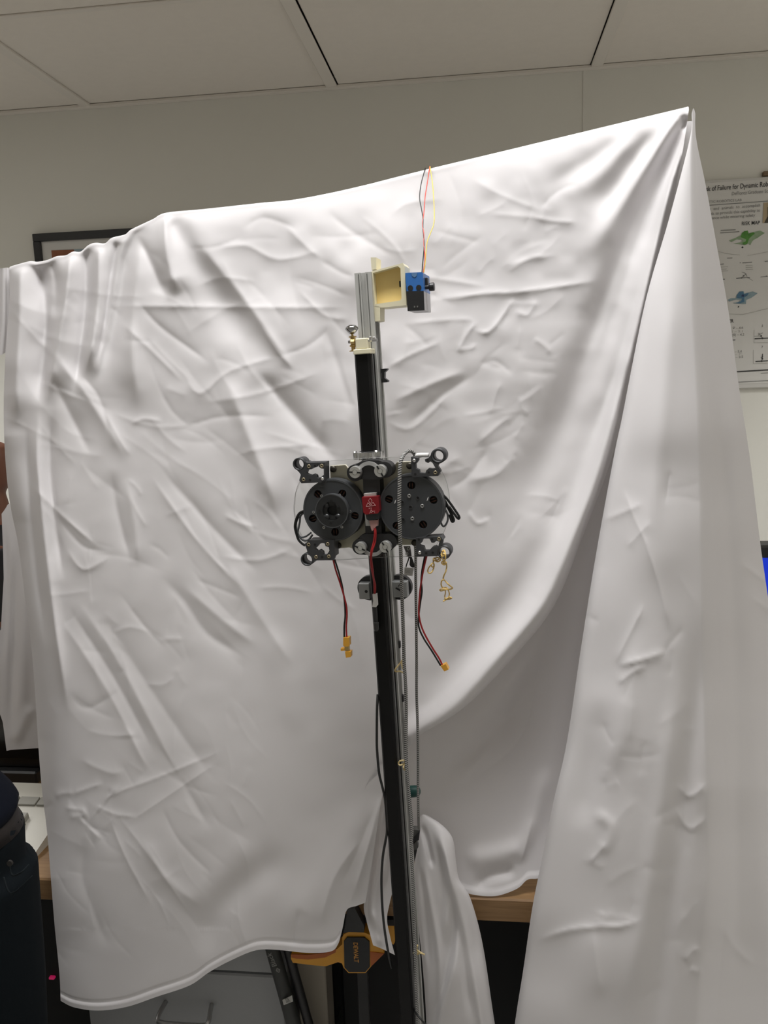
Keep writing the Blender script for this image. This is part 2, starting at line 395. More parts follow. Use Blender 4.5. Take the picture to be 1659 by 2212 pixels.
def fold(dY, px, py, pts, w, amp, kind='g', ends=(1, 1), w2=None):
    """adds one fold: g smooth roll, t sharp crease, s step (raised to the right of travel); amp in mm towards the camera"""
    p = smooth_path([(a, b, 0) for a, b in pts], 5)[:, :2] if len(pts) > 2 else A(pts)
    wm = max(w, w2 or w); idx, d, s, t = pdist(px, py, p, wm*(4.5 if kind == 't' else 6 if kind == 's' else 3))
    ww = w if w2 is None else w+(w2-w)*t
    win = np.ones_like(t)
    if ends[0]: win *= np.clip(t/0.25, 0, 1)**1.0
    if ends[1]: win *= np.clip((1-t)/0.25, 0, 1)**1.0
    win = win*win*(3-2*win)
    if kind == 'g': q = np.exp(-(d/ww)**2)
    elif kind == 'r': q = np.exp(-(np.sqrt(d*d+(.22*ww)**2)-.22*ww)/(ww*.8))*np.exp(-(d/(2.6*ww))**4)
    elif kind == 't': q = np.exp(-d/ww)-np.exp(-4.5)
    else: q = np.tanh(-s*d/ww)*np.exp(-(d/(ww*3.2))**2)
    if kind == 't': q = np.maximum(q, 0)
    dY[idx] -= amp*0.001*q*win
def vnoise(px, py, scale, seed):
    rs = np.random.RandomState(seed); g = rs.uniform(-1, 1, (80, 80))
    X = px/scale+20; Y = py/scale+20; i = np.floor(X).astype(int) % 79; j = np.floor(Y).astype(int) % 79
    fx = X-np.floor(X); fy = Y-np.floor(Y); fx = fx*fx*fx*(fx*(fx*6-15)+10); fy = fy*fy*fy*(fy*(fy*6-15)+10)
    return (g[j, i]*(1-fx)+g[j, i+1]*fx)*(1-fy)+(g[j+1, i]*(1-fx)+g[j+1, i+1]*fx)*fy
def grid_faces(nv, nu, off=0):
    a = np.arange(nv*nu).reshape(nv, nu)+off
    return np.stack([a[:-1, :-1], a[1:, :-1], a[1:, 1:], a[:-1, 1:]], -1).reshape(-1, 4)
def unproj(px, py, Y):
    d = ((px-CX)/FPX)[..., None]*RT-((py-CY)/FPX)[..., None]*UP+FW
    return CAM+d*(Y/d[..., 1])[..., None]
sheet_v = []; sheet_f = []; sheet_n = 0
def add_grid(P):
    global sheet_n
    nv, nu = P.shape[:2]; sheet_v.append(P.reshape(-1, 3)); sheet_f.append(grid_faces(nv, nu, sheet_n)); sheet_n += nv*nu
def random_creases(dY, px, py, region, n, seed, ang, spread, amp, wid, length):
    rs = np.random.RandomState(seed); x0_, x1_, y0_, y1_ = region
    for _ in range(n):
        cx_, cy_ = rs.uniform(x0_, x1_), rs.uniform(y0_, y1_); a = math.radians(ang+rs.normal(0, spread)); l = rs.uniform(*length)
        dx, dy = math.cos(a)*l/2, math.sin(a)*l/2; b = rs.uniform(-.25, .25)*l
        fold(dY, px, py, [(cx_-dx, cy_-dy), (cx_-b*math.sin(a)*.4, cy_+b*math.cos(a)*.4), (cx_+dx, cy_+dy)], rs.uniform(*wid), rs.uniform(.4, 1)*amp*rs.choice([-1, 1]), 't')

# --- main panel
A_T = [(20, 583), (60, 572), (78, 573), (100, 569), (120, 561), (140, 559), (155, 551), (172, 551), (190, 536), (205, 532), (225, 533), (240, 521), (268, 514), (280, 504), (300, 494), (330, 480), (357, 467), (440, 459), (560, 446), (640, 438), (760, 414), (920, 374), (1100, 331), (1300, 283), (1400, 259), (1488, 238)]
A_L = [(20, 583), (21, 640), (15, 720), (10, 800), (8, 900), (12, 1000), (22, 1090), (40, 1180), (55, 1300), (68, 1400), (76, 1500), (82, 1600), (90, 1700), (102, 1800), (110, 1900), (118, 2000), (128, 2100), (131, 2162)]
A_B = [(131, 2162), (160, 2176), (212, 2183), (274, 2175), (336, 2154), (409, 2129), (452, 2100), (498, 2075), (552, 2053), (600, 2052), (660, 2058), (712, 2056), (730, 2040), (740, 2005), (749, 1966), (770, 1957), (789, 1950)]
A_R = [(1488, 238), (1474, 330), (1446, 470), (1396, 690), (1352, 870), (1318, 1000), (1262, 1150), (1196, 1310), (1100, 1430), (1000, 1530), (888, 1600), (852, 1645), (832, 1695), (820, 1750), (810, 1820), (801, 1880), (789, 1950)]
S = coons(A_T, A_B, A_L, A_R, 400, 440); px, py = S[..., 0], S[..., 1]
base = tps([(1488, 238, 1.269), (1200, 305, 1.273), (920, 374, 1.279), (640, 438, 1.286), (357, 467, 1.292), (290, 500, 1.298), (150, 555, 1.307), (20, 583, 1.315),
            (15, 800, 1.303), (400, 800, 1.286), (800, 700, 1.277), (1200, 700, 1.275), (20, 1000, 1.290), (400, 1050, 1.275), (800, 1000, 1.269), (1150, 1000, 1.273), (1300, 1000, 1.265),
            (70, 1500, 1.254), (400, 1500, 1.252), (750, 1500, 1.248), (1000, 1450, 1.250), (1180, 1300, 1.254), (110, 1900, 1.229), (450, 1900, 1.231), (700, 1850, 1.233),
            (131, 2162, 1.219), (400, 2130, 1.225), (720, 2050, 1.229), (789, 1950, 1.235), (830, 1700, 1.235), (890, 1600, 1.240)])(px, py)
dY = np.zeros_like(px)
F = lambda pts, w, amp, kind='g', ends=(1, 1), w2=None: fold(dY, px, py, pts, w, amp, kind, ends, w2)
# long folds falling from the raised corner
F([(1478, 262), (1400, 430), (1330, 610), (1260, 800), (1180, 1000), (1090, 1230)], 13, -20, w2=58, ends=(0, 1))
F([(1440, 330), (1370, 500), (1310, 680), (1250, 860)], 9, 6, w2=18)
F([(1480, 275), (1440, 410), (1395, 590), (1340, 790), (1270, 1000)], 7, -8, w2=16, ends=(0, 1))
F([(1462, 262), (1390, 370), (1330, 460), (1270, 560)], 12, 9, w2=26, ends=(0, 1))
F([(1420, 275), (1340, 380), (1280, 470)], 15, -7, w2=26)
F([(1385, 285), (1300, 370), (1215, 430)], 16, 5, w2=28)
F([(1345, 290), (1260, 360), (1170, 410)], 14, -4, w2=26)
# rolled edge that sweeps down to the post
F([(1484, 290), (1440, 430), (1375, 700), (1296, 1000), (1240, 1150), (1174, 1300), (1076, 1420), (980, 1526), (886, 1590)], 11, 25, w2=28, ends=(0, 0))
F([(1330, 760), (1230, 1060), (1140, 1240), (1040, 1370), (940, 1480), (870, 1530)], 36, -11)
# sharp creases of the folded sheet
F([(225, 660), (400, 662), (600, 664), (772, 664)], 9, 2.6, 't')
F([(915, 652), (1050, 634), (1110, 632), (1200, 620), (1310, 603)], 10, 3.6, 't')
# fan below the bend of the top edge
F([(357, 470), (362, 560), (385, 640)], 12, 13, 'r', ends=(0, 1), w2=24)
F([(380, 490), (480, 650), (590, 800)], 24, -10, 'g', w2=60, ends=(0, 1))
F([(400, 490), (540, 664), (640, 808)], 30, 8, 'r', w2=14)
F([(548, 790), (640, 900), (740, 1010)], 26, -11, 'r')
F([(480, 800), (540, 950), (605, 1120)], 28, 11, 'r')
F([(296, 505), (332, 580), (362, 650)], 15, -9, 'r')
F([(282, 498), (264, 560), (250, 640), (238, 700), (205, 830)], 10, -13, 's', ends=(0, 1))
F([(312, 500), (290, 640), (286, 760), (300, 900)], 26, 11, 'r')
# upright folds at the gathered side
F([(44, 590), (42, 700), (36, 820), (34, 930)], 24, 20, 'r', ends=(0, 1))
F([(86, 575), (98, 660), (96, 760), (80, 880)], 20, -24, 'r', ends=(0, 1))
F([(112, 566), (122, 620), (116, 690)], 8, -8, 'r', ends=(0, 1))
F([(150, 560), (140, 660), (118, 780), (104, 880)], 19, 18, 'r', ends=(0, 1))
F([(186, 550), (186, 640), (176, 740), (158, 860)], 15, -17, 'r', ends=(0, 1))
F([(214, 545), (212, 640), (200, 740), (180, 820)], 13, 13, 'r', ends=(0, 1))
F([(252, 530), (240, 600), (226, 700), (205, 800)], 12, -18, 'r', ends=(0, 1))
F([(85, 860), (80, 980), (90, 1100), (106, 1250), (126, 1400), (150, 1560)], 12, 13, 'r')
F([(58, 900), (64, 1080), (80, 1240), (100, 1400)], 13, -11, 'r')
F([(112, 880), (108, 1010), (118, 1120), (138, 1260)], 13, -11, 'r')
# diagonal wrinkles of the upper half
for pts, w, a, k in [
    ([(110, 770), (170, 830), (235, 930), (275, 1000)], 18, 7, 'g'), ([(105, 800), (150, 890), (200, 990)], 16, -6, 'g'), ([(165, 800), (215, 860), (240, 960)], 10, -3, 't'),
    ([(220, 880), (258, 950), (285, 990)], 10, 3, 't'), ([(280, 918), (310, 905), (355, 912)], 8, 2.6, 't'), ([(60, 1040), (130, 1110), (215, 1185)], 10, 4, 't'),
    ([(120, 1110), (180, 1180), (240, 1190)], 12, -3, 't'), ([(320, 1020), (420, 1160), (530, 1280)], 11, 3.4, 't'), ([(345, 1010), (460, 1140), (570, 1250)], 16, -4, 'g'),
    ([(255, 690), (330, 760), (400, 830)], 11, 3, 't'), ([(290, 640), (340, 700), (420, 760), (460, 790)], 12, -3.4, 't'), ([(390, 790), (430, 850), (500, 800), (640, 760)], 10, 2.6, 't'),
    ([(455, 540), (530, 530), (600, 560), (700, 540)], 14, 3, 't'), ([(520, 500), (570, 470), (650, 500)], 14, -2.6, 't'), ([(610, 480), (670, 540), (700, 560)], 12, 2.8, 't'),
    ([(420, 620), (480, 600), (560, 610)], 11, 2, 't'), ([(560, 780), (660, 750), (720, 700)], 12, -2.4, 't'), ([(430, 870), (560, 850), (700, 800)], 10, 2, 't'),
    ([(380, 930), (480, 900), (600, 900)], 10, -2, 't'), ([(500, 990), (560, 970), (700, 960)], 12, 2, 't'), ([(270, 1030), (290, 1130), (300, 1230)], 16, 5, 'g'), ([(240, 1010), (255, 1110), (285, 1220)], 14, -5, 'g'),
    ([(480, 1110), (520, 1130), (560, 1140)], 9, 2.6, 't'), ([(640, 1180), (560, 1210), (470, 1200)], 9, 2, 't'), ([(140, 1180), (180, 1230), (240, 1200)], 10, 3, 't'),
    ([(640, 620), (700, 680), (760, 690)], 12, 2.4, 't'), ([(700, 700), (740, 820), (760, 900)], 16, -4, 'g'), ([(560, 700), (600, 760), (636, 800)], 8, 3, 't'), ([(690, 560), (740, 590), (770, 600)], 10, -2, 't'),
    # right of the post
    ([(1020, 712), (1052, 718), (1080, 690), (1112, 640)], 8, 4.2, 't'), ([(985, 765), (1010, 720), (1034, 692)], 8, 3.2, 't'), ([(985, 757), (1020, 752), (1026, 738)], 7, 2.2, 't'),
    ([(830, 800), (880, 770), (960, 735)], 11, 3, 't'), ([(845, 870), (930, 830), (1010, 800)], 13, 4, 'g'), ([(875, 925), (960, 850), (1030, 806)], 13, -3.6, 'g'), ([(830, 905), (890, 925), (980, 840)], 9, 2.6, 't'),
    ([(870, 700), (990, 690), (1040, 696)], 9, 2, 't'), ([(1030, 960), (1075, 920), (1110, 895)], 11, 3, 't'), ([(1058, 900), (1072, 850), (1085, 820)], 9, 2.4, 't'), ([(1110, 670), (1140, 680), (1160, 645)], 9, 2.6, 't'),
    ([(1150, 470), (1200, 478), (1250, 480)], 9, 2.4, 't'), ([(1050, 462), (1100, 465), (1180, 472)], 12, 1.8, 't'), ([(1010, 380), (1080, 420), (1180, 460)], 14, 2.2, 't'), ([(1160, 455), (1210, 410), (1260, 395)], 14, -2.4, 't'),
    ([(1090, 590), (1150, 556), (1190, 560)], 12, 2.2, 't'), ([(1150, 730), (1180, 750), (1190, 770)], 10, 2.4, 't'), ([(1040, 790), (1070, 780), (1110, 810)], 10, -2, 't'),
    ([(880, 1010), (950, 1010), (1000, 980)], 14, 3, 'g'), ([(1010, 1100), (1030, 1130), (1060, 1120)], 9, 3, 't'), ([(1000, 1040), (1080, 1020), (1120, 960)], 16, 4, 'g'), ([(960, 1060), (1010, 1030), (1060, 960)], 12, -3, 'g'),
    ([(840, 470), (880, 440), (960, 430)], 16, 2.4, 't'), ([(860, 590), (930, 600), (1060, 620)], 12, 2.4, 't'), ([(700, 450), (760, 500), (860, 560)], 18, -3, 't'),
    # lower half
    ([(155, 1285), (250, 1420), (330, 1570), (420, 1740)], 15, 5.5, 'g'), ([(118, 1320), (230, 1490), (330, 1690)], 13, 4.5, 'g'), ([(140, 1300), (250, 1470), (340, 1640)], 12, -4.5, 'g'),
    ([(200, 1300), (320, 1480), (430, 1640), (480, 1700)], 18, -4, 'g'), ([(345, 1240), (400, 1300), (450, 1370), (540, 1425)], 20, -6, 'g'), ([(390, 1260), (470, 1330), (560, 1400)], 16, 5, 'g'), ([(480, 1200), (560, 1330), (640, 1450)], 20, 4, 'g'),
    ([(240, 1370), (280, 1355), (330, 1368)], 8, 2, 't'), ([(340, 1385), (370, 1380), (400, 1382)], 8, 2, 't'), ([(310, 1475), (350, 1480), (380, 1460)], 8, 1.8, 't'),
    ([(180, 1575), (240, 1590), (300, 1585)], 12, 3, 't'), ([(150, 1500), (190, 1530), (260, 1490)], 14, -3, 't'), ([(170, 1640), (240, 1670), (270, 1660)], 14, 3, 't'),
    ([(195, 1740), (270, 1705), (340, 1680), (490, 1618)], 9, 3, 't'), ([(260, 1790), (350, 1728), (480, 1640)], 9, 2.2, 't'), ([(190, 1780), (215, 1745), (262, 1690)], 9, 3, 't'), ([(200, 1735), (245, 1758), (300, 1765)], 9, 2.8, 't'),
    ([(232, 1755), (270, 1850), (330, 1960)], 11, 3.4, 't'), ([(250, 1755), (330, 1860), (420, 1990)], 12, 3, 't'), ([(345, 1735), (390, 1820), (470, 1900)], 12, -2.6, 't'), ([(190, 1800), (180, 1900), (240, 2060)], 20, -4, 'g'),
    ([(300, 1800), (360, 1900), (440, 1960)], 16, 4, 'g'), ([(330, 1590), (400, 1700), (460, 1800)], 14, -3.5, 'g'), ([(560, 1350), (620, 1480), (640, 1600)], 30, 4, 'g'),
    ([(640, 1830), (540, 1900), (470, 1970), (440, 2080)], 34, -9, 'g'), ([(560, 1810), (480, 1880), (400, 1980)], 40, 5, 'g'), ([(822, 1715), (750, 1840), (660, 1960), (600, 2040)], 46, 10, 'g'),
    ([(812, 1740), (775, 1830), (735, 1920)], 12, -5, 'g'), ([(826, 1705), (806, 1790), (780, 1880), (760, 1950)], 9, 7, 'g'), ([(790, 1800), (720, 1900), (690, 2010)], 12, 5, 'g'), ([(650, 1960), (640, 2000), (632, 2050)], 12, -3, 'g'),
]: F(pts, w*(1.0 if k == 'g' else .75), a*(1.0 if k == 'g' else 0.85)*(.62 if pts[0][1] > 1230 else .9), 'r' if (k == 'g' and w <= 20) else k)
random_creases(dY, px, py, (60, 900, 500, 1350), 150, 3, 52, 34, 1.05, (4, 10), (40, 220))
random_creases(dY, px, py, (830, 1220, 420, 1150), 85, 5, -38, 36, 1.1, (4, 10), (35, 150))
random_creases(dY, px, py, (110, 560, 1300, 2050), 80, 8, 57, 32, .7, (4, 10), (40, 190))
random_creases(dY, px, py, (100, 260, 1700, 1800), 10, 9, 10, 60, 2.0, (6, 9), (40, 90))
ns = np.clip((1250-py)/500, 0.35, 1)
dY += (0.006*vnoise(px, py, 190, 1)+0.0028*vnoise(px, py, 85, 2))*ns+0.0007*vnoise(px, py, 34, 4)*ns
jj = np.arange(400)[None, :]*np.ones((440, 1)); ii = np.arange(440)[:, None]*np.ones((1, 400))
dl = np.abs(px-px[:, :1]); dY += 0.055*np.exp(-dl/26)*np.clip((py-880)/250, 0.25, 1)*np.clip((1950-py)/350, .15, 1)       # sheet turns back at its free side
db = (439-ii)*4.0*np.ones_like(px)
hem = np.clip((18-db)/5, 0, 1)*(px < 735); dY -= 0.0014*hem                                  # stitched hem
dY += 0.0018*np.exp(-(((439-ii)-4.6)/0.8)**2)*(px < 735)
dR = (399-jj)*3.6; dY += 0.03*np.exp(-(dR/9)**2)*np.clip((py-300)/300, 0, 1)*(py < 1640)        # swag edge rolls under
top = np.exp(-ii/3.0); dY *= (1-0.8*top); dY += 0.011*np.exp(-ii/6.5)*np.clip((px-250)/150, .3, 1)       # rounds over the top
P = unproj(px, py, base+dY)
rb = 0.0065; th = np.linspace(0.35, math.pi, 9)[::-1]
rows = []
t0 = P[0]
for zz in (0.30, 0.2, 0.06): rows.append(t0+A([0, 2*rb+zz*.35, 0])-A([0, 0, 1])*zz)
for a in th: rows.append(t0+A([0, rb, 0])+rb*(-math.cos(a)*A([0, 1, 0])*1.0+math.sin(a)*A([0, 0, 1])))
add_grid(np.concatenate([np.stack(rows), P], 0))
# --- recessed panel between the swag and the front fall
B_L = [(1494, 245), (1490, 300), (1446, 470), (1394, 652), (1344, 900), (1326, 986), (1287, 1200), (1255, 1400), (1225, 1600), (1196, 1730), (1172, 1850), (1150, 1960), (1131, 2090), (1112, 2212), (1085, 2420), (1070, 2700)]
A2_L = [(1484, 262), (1440, 430), (1382, 690), (1338, 860), (1300, 1000), (1240, 1150), (1170, 1310), (1070, 1430), (960, 1530), (860, 1600), (850, 1680), (866, 1760)]
A2_R = [(1496, 262), (1462, 470), (1420, 652), (1370, 900), (1315, 1200), (1255, 1600), (1225, 1730), (1205, 1878)]
A2_B = [(866, 1760), (930, 1840), (975, 1905), (1002, 1926), (1030, 1934), (1065, 1936), (1090, 1931), (1120, 1918), (1140, 1900), (1165, 1897), (1205, 1878)]
S = coons([(1484, 262), (1490, 261), (1496, 262)], A2_B, A2_L, A2_R, 130, 330); px, py = S[..., 0], S[..., 1]
base = tps([(1490, 262, 1.302), (1440, 500, 1.308), (1395, 652, 1.316), (1330, 900, 1.330), (1300, 1000, 1.332), (1280, 1200, 1.338), (1200, 1400, 1.343), (1000, 1560, 1.299), (1120, 1560, 1.332), (870, 1610, 1.266), (880, 1750, 1.262), (975, 1890, 1.274), (1065, 1934, 1.266), (1200, 1880, 1.288), (1150, 1700, 1.321), (1000, 1750, 1.288), (1240, 1600, 1.338)])(px, py)
dY = np.zeros_like(px)
for pts, w, a, k in [([(1230, 1250), (1130, 1440), (1000, 1590), (900, 1690)], 26, 7, 'g'), ([(1190, 1400), (1090, 1560), (960, 1660)], 22, -7, 'g'), ([(1110, 1540), (1010, 1680), (930, 1720)], 20, 6, 'g'),
                     ([(1160, 1480), (1120, 1600), (1000, 1700)], 9, 3, 't'), ([(1000, 1860), (1060, 1850), (1140, 1830)], 22, 8, 'g'), ([(1020, 1925), (1060, 1890), (1120, 1880)], 12, -8, 'g'), ([(1180, 1650), (1150, 1780), (1110, 1860)], 18, 6, 'g'), ([(1120, 1870), (1135, 1830), (1150, 1760)], 8, 4, 't')]: F(pts, w, a, k)
dY += 0.004*vnoise(px, py, 120, 11)
ii = np.arange(330)[:, None]*np.ones((1, 130)); dY -= 0.003*np.clip((ii-326)/1.5, 0, 1)
add_grid(unproj(px, py, base+dY))
# --- front fall on the right and its side
C_R = [(1502, 245), (1504, 300), (1525, 403), (1550, 540), (1574, 674), (1597, 841), (1620, 990), (1642, 1171), (1662, 1310), (1690, 1500), (1720, 1750), (1745, 2000), (1765, 2212), (1780, 2420), (1800, 2700)]
NU, NVB = 190, 470
S = coons([(1494, 245), (1498, 234), (1502, 245)], [(1070, 2700), (1435, 2720), (1800, 2700)], B_L, C_R, NU, NVB); px, py = S[..., 0], S[..., 1]
cor = np.interp(py, [230, 652, 923, 1194, 1500, 1700, 1850, 2000, 2150, 2700], [1499, 1502, 1516, 1521, 1526, 1535, 1535, 1526, 1512, 1480])
base = tps([(1497, 240, 1.251), (1440, 652, 1.236), (1500, 652, 1.231), (1400, 900, 1.226), (1510, 900, 1.221), (1300, 1200, 1.221), (1420, 1200, 1.212), (1520, 1200, 1.212), (1240, 1600, 1.207), (1400, 1600, 1.197), (1530, 1600, 1.202), (1130, 2100, 1.192), (1300, 2100, 1.183), (1500, 2100, 1.190), (1080, 2600, 1.185), (1480, 2600, 1.180)])(np.minimum(px, cor+30), py)
wB = np.maximum(cor-px[:, :1], 4); uB = np.clip((px-px[:, :1])/wB, 0, 1.25); base -= .00010*wB*np.sin(np.pi*np.minimum(uB, 1.1))
over = np.clip(px-cor+10, 0, None); base += np.sqrt(over**2+16**2)*0.0016-16*0.0016
dY = np.zeros_like(px)
for pts, w, a, k in [([(1500, 1300), (1505, 1450), (1492, 1600), (1470, 1780), (1442, 1970), (1410, 2212), (1380, 2400)], 26, -11, 'g'), ([(1470, 1440), (1450, 1590), (1425, 1780), (1392, 1980), (1350, 2212)], 26, 7, 'g'),
                     ([(1385, 1150), (1420, 1250), (1450, 1372)], 11, 3.4, 't'), ([(1330, 1440), (1400, 1420), (1450, 1405)], 9, 3, 't'), ([(1325, 1440), (1360, 1370), (1395, 1300)], 9, 2.4, 't'), ([(1285, 1130), (1350, 1105), (1395, 1085)], 9, 2, 't'), ([(1345, 1055), (1375, 1130), (1410, 1200)], 9, 2, 't'),
                     ([(1330, 1480), (1370, 1450), (1400, 1440)], 8, 2.6, 't'), ([(1150, 2035), (1225, 2010), (1290, 2002), (1345, 2000), (1400, 1982)], 8, 3.6, 't'), ([(1280, 2005), (1288, 2080), (1300, 2160)], 12, 2.6, 't'), ([(1270, 1865), (1290, 1845), (1310, 1820)], 8, 2.6, 't'),
                     ([(1480, 2080), (1495, 2055), (1515, 2050)], 10, 3.5, 't'), ([(1490, 2090), (1505, 2098), (1520, 2095)], 8, 3, 't'), ([(1280, 1750), (1320, 1790), (1300, 1850)], 14, 3, 'g'), ([(1380, 1350), (1360, 1480), (1340, 1600), (1300, 1700)], 24, 4, 'g'), ([(1300, 1500), (1280, 1640), (1250, 1800)], 26, -4, 'g'), ([(1450, 600), (1430, 900), (1400, 1200)], 22, 4, 'g'),
                     ([(1460, 1690), (1490, 1720), (1530, 1690)], 9, 3, 't'), ([(1455, 1740), (1490, 1790), (1530, 1760)], 9, 3, 't'), ([(1600, 1215), (1640, 1245), (1665, 1262)], 8, 3, 't'), ([(1620, 1290), (1645, 1305), (1670, 1325)], 8, 2.6, 't'), ([(1560, 700), (1590, 1000), (1620, 1300), (1640, 1700), (1650, 2200)], 22, 9, 'g'), ([(1535, 700), (1560, 1000), (1580, 1300), (1590, 1700), (1590, 2200)], 18, -10, 'g'),
                     ([(1560, 1990), (1590, 2050), (1640, 2090)], 12, 3, 't')]: F(pts, w, a, k)
random_creases(dY, px, py, (1260, 1500, 1000, 2150), 36, 21, -25, 50, 1.5, (7, 13), (30, 120))
dY += 0.004*vnoise(px, py, 130, 14)*np.clip((py-400)/500, 0, 1)
dl = px-px[:, :1]; dY += 0.02*np.exp(-dl/7)*np.clip((py-500)/400, 0, 1)
P = unproj(px, py, base+dY)
add_grid(P)
# --- bunch right of the post
S = coons([(903, 1772), (912, 1760), (925, 1762)], [(926, 2420), (1000, 2430), (1105, 2420)], [(903, 1772), (897, 1848), (895, 1900), (904, 2000), (914, 2100), (921, 2212), (926, 2420)], [(925, 1762), (956, 1783), (978, 1812), (985, 1860), (992, 1900), (1016, 1940), (1043, 2041), (1069, 2212), (1105, 2420)], 90, 240)
px, py = S[..., 0], S[..., 1]
base = tps([(910, 1765, 1.245), (960, 1800, 1.225), (900, 1900, 1.222), (985, 1900, 1.215), (915, 2100, 1.215), (1040, 2050, 1.218), (925, 2400, 1.21), (1090, 2400, 1.21), (980, 2100, 1.205)])(px, py)
dY = np.zeros_like(px)
for pts, w, a, k in [([(925, 1770), (950, 1830), (968, 1900), (982, 1960), (985, 2010), (975, 2080), (940, 2212), (900, 2400)], 7, 9, 's'), ([(910, 1775), (925, 1830), (935, 1880)], 6, -7, 'g'), ([(940, 1780), (962, 1850), (970, 1930), (960, 2050)], 10, 7, 'g'),
                     ([(912, 1850), (930, 1950), (950, 2080), (945, 2212)], 8, 5, 'g'), ([(905, 1860), (918, 1960), (928, 2100)], 6, -4, 'g'), ([(990, 1930), (1010, 2030), (1040, 2212), (1060, 2400)], 9, 6, 'g'), ([(985, 1950), (1000, 2080), (1020, 2212)], 8, -5, 'g')]: F(pts, w, a, k)
dl = np.abs(px-px[:, :1]); dY += 0.012*np.exp(-dl/5); dr = np.abs(px-px[:, -1:]); dY += 0.014*np.exp(-dr/6)
add_grid(unproj(px, py, base+dY))
# --- tail left of the post
S = coons([(828, 1700), (850, 1690), (872, 1700)], [(806, 2042), (826, 2050), (853, 2063)], [(828, 1700), (812, 1780), (800, 1860), (786, 1950), (792, 1990), (800, 2020), (806, 2042)], [(872, 1700), (864, 1850), (842, 1950), (836, 1985), (842, 2020), (853, 2063)], 60, 160)
px, py = S[..., 0], S[..., 1]
base = tps([(828, 1700, 1.252), (872, 1700, 1.262), (800, 1860, 1.255), (860, 1850, 1.262), (786, 1950, 1.25), (840, 1960, 1.252), (806, 2042, 1.238), (853, 2063, 1.236)])(px, py)
dY = np.zeros_like(px)
for pts, w, a, k in [([(826, 1760), (812, 1860), (800, 1950), (806, 1990), (830, 2040)], 6, 8, 's'), ([(850, 1740), (835, 1840), (820, 1930)], 9, 7, 'g'), ([(838, 1740), (820, 1850)], 6, -7, 'g'), ([(800, 1960), (815, 2020), (825, 2050)], 8, 4, 'g')]: F(pts, w, a, k)
add_grid(unproj(px, py, base+dY))
# --- rear fall seen past the free side, and the hemmed flap at the end of the top edge
S = coons([(-60, 1110), (3, 1095), (60, 1070)], [(-60, 1622), (20, 1620), (140, 1612)], [(-60, 1110), (-60, 1350), (-60, 1622)], [(60, 1070), (110, 1350), (140, 1612)], 60, 120)
px, py = S[..., 0], S[..., 1]; px = np.maximum(px, np.interp(py, [1080, 1100, 1200, 1250, 1300, 1360, 1400, 1500, 1520, 1560, 1622], [4, 3, 7, 8, 5, 2, -30, -30, -8, 6, 14])+np.arange(60)[None, :]*0.35)
dY = np.zeros_like(px)
for pts, w, a, k in [([(18, 1130), (18, 1300), (8, 1450)], 4, 5, 's'), ([(60, 1200), (50, 1400), (40, 1600)], 16, 7, 'g'), ([(30, 1200), (28, 1400), (22, 1600)], 9, -6, 'g'), ([(75, 1520), (50, 1560), (30, 1610)], 12, 5, 'g')]: F(pts, w, a, k)
add_grid(unproj(px, py, 1.60+dY+0*px))
S = coons([(-60, 592), (0, 580), (24, 578)], [(-60, 760), (-10, 770), (14, 760)], [(-60, 592), (-60, 760)], [(24, 578), (20, 660), (14, 760)], 40, 60)
px, py = S[..., 0], S[..., 1]; dY = np.zeros_like(px)
F([(2, 580), (1, 700), (-6, 770)], 3, 4, 's', (0, 0)); F([(14, 580), (13, 700), (8, 770)], 3, -3, 's', (0, 0))
add_grid(unproj(px, py, 1.335+dY))
sheet = mk('backdrop_sheet', np.vstack(sheet_v), np.vstack(sheet_f), CLOTH, smooth=True)
tag(sheet, 'large wrinkled white sheet draped as a backdrop behind the metal post', 'sheet')
#__REST__
# ------------------------------------------------------------------ wall things
WY = WALLY-0.002
XR, ZU = A([1, 0, 0]), A([0, 0, 1])
def wp(x, y, d=0.0): return PY(x, y, WALLY-d)
# framed picture
p0 = wp(68.5, 505, .03); fx0, fz1 = p0[0], p0[2]; FWD, FHT = 0.92, 0.70
t = E('framed_picture', (fx0+FWD/2, WALLY-.02, fz1-FHT), 'black framed picture with a white mat on the wall behind the sheet', 'picture')
m_ = MB(); bw = .038
for (a, b, c, d) in [(fx0, fx0+FWD, fz1-bw, fz1), (fx0, fx0+FWD, fz1-FHT, fz1-FHT+bw), (fx0, fx0+bw, fz1-FHT+bw, fz1-bw), (fx0+FWD-bw, fx0+FWD, fz1-FHT+bw, fz1-bw)]:
    m_.add(*bx(a, b, WALLY-.03, WALLY, c, d, .003))
m_.build('frame', BLACKP, t)
mk('mat_board', *bx(fx0+bw-.004, fx0+FWD-bw+.004, WALLY-.014, WALLY-.006, fz1-FHT+bw-.004, fz1-bw+.004), PAPER, t)
ax0, az1 = fx0+.088, fz1-.083; ax1, az0 = fx0+FWD-.088, fz1-FHT+.083
pr = mk('print', *bx(ax0, ax1, WALLY-.016, WALLY-.0135, az0, az1), mat('print_sky', (.30, .38, .42), .5, noise=.1, nscale=12), t)
mk('printed_shape', *poly_prism([(ax0, WALLY-.0166, az1), (ax0+.12, WALLY-.0166, az1-.002), (ax0+.125, WALLY-.0166, az1-.04), (ax0+.10, WALLY-.0166, az1-.12), (ax0+.2, WALLY-.0166, az1-.25), (ax0, WALLY-.0166, az1-.3)], (0, .001, 0)), mat('print_rust', (.26, .085, .032), .5, noise=.25, nscale=25), pr)
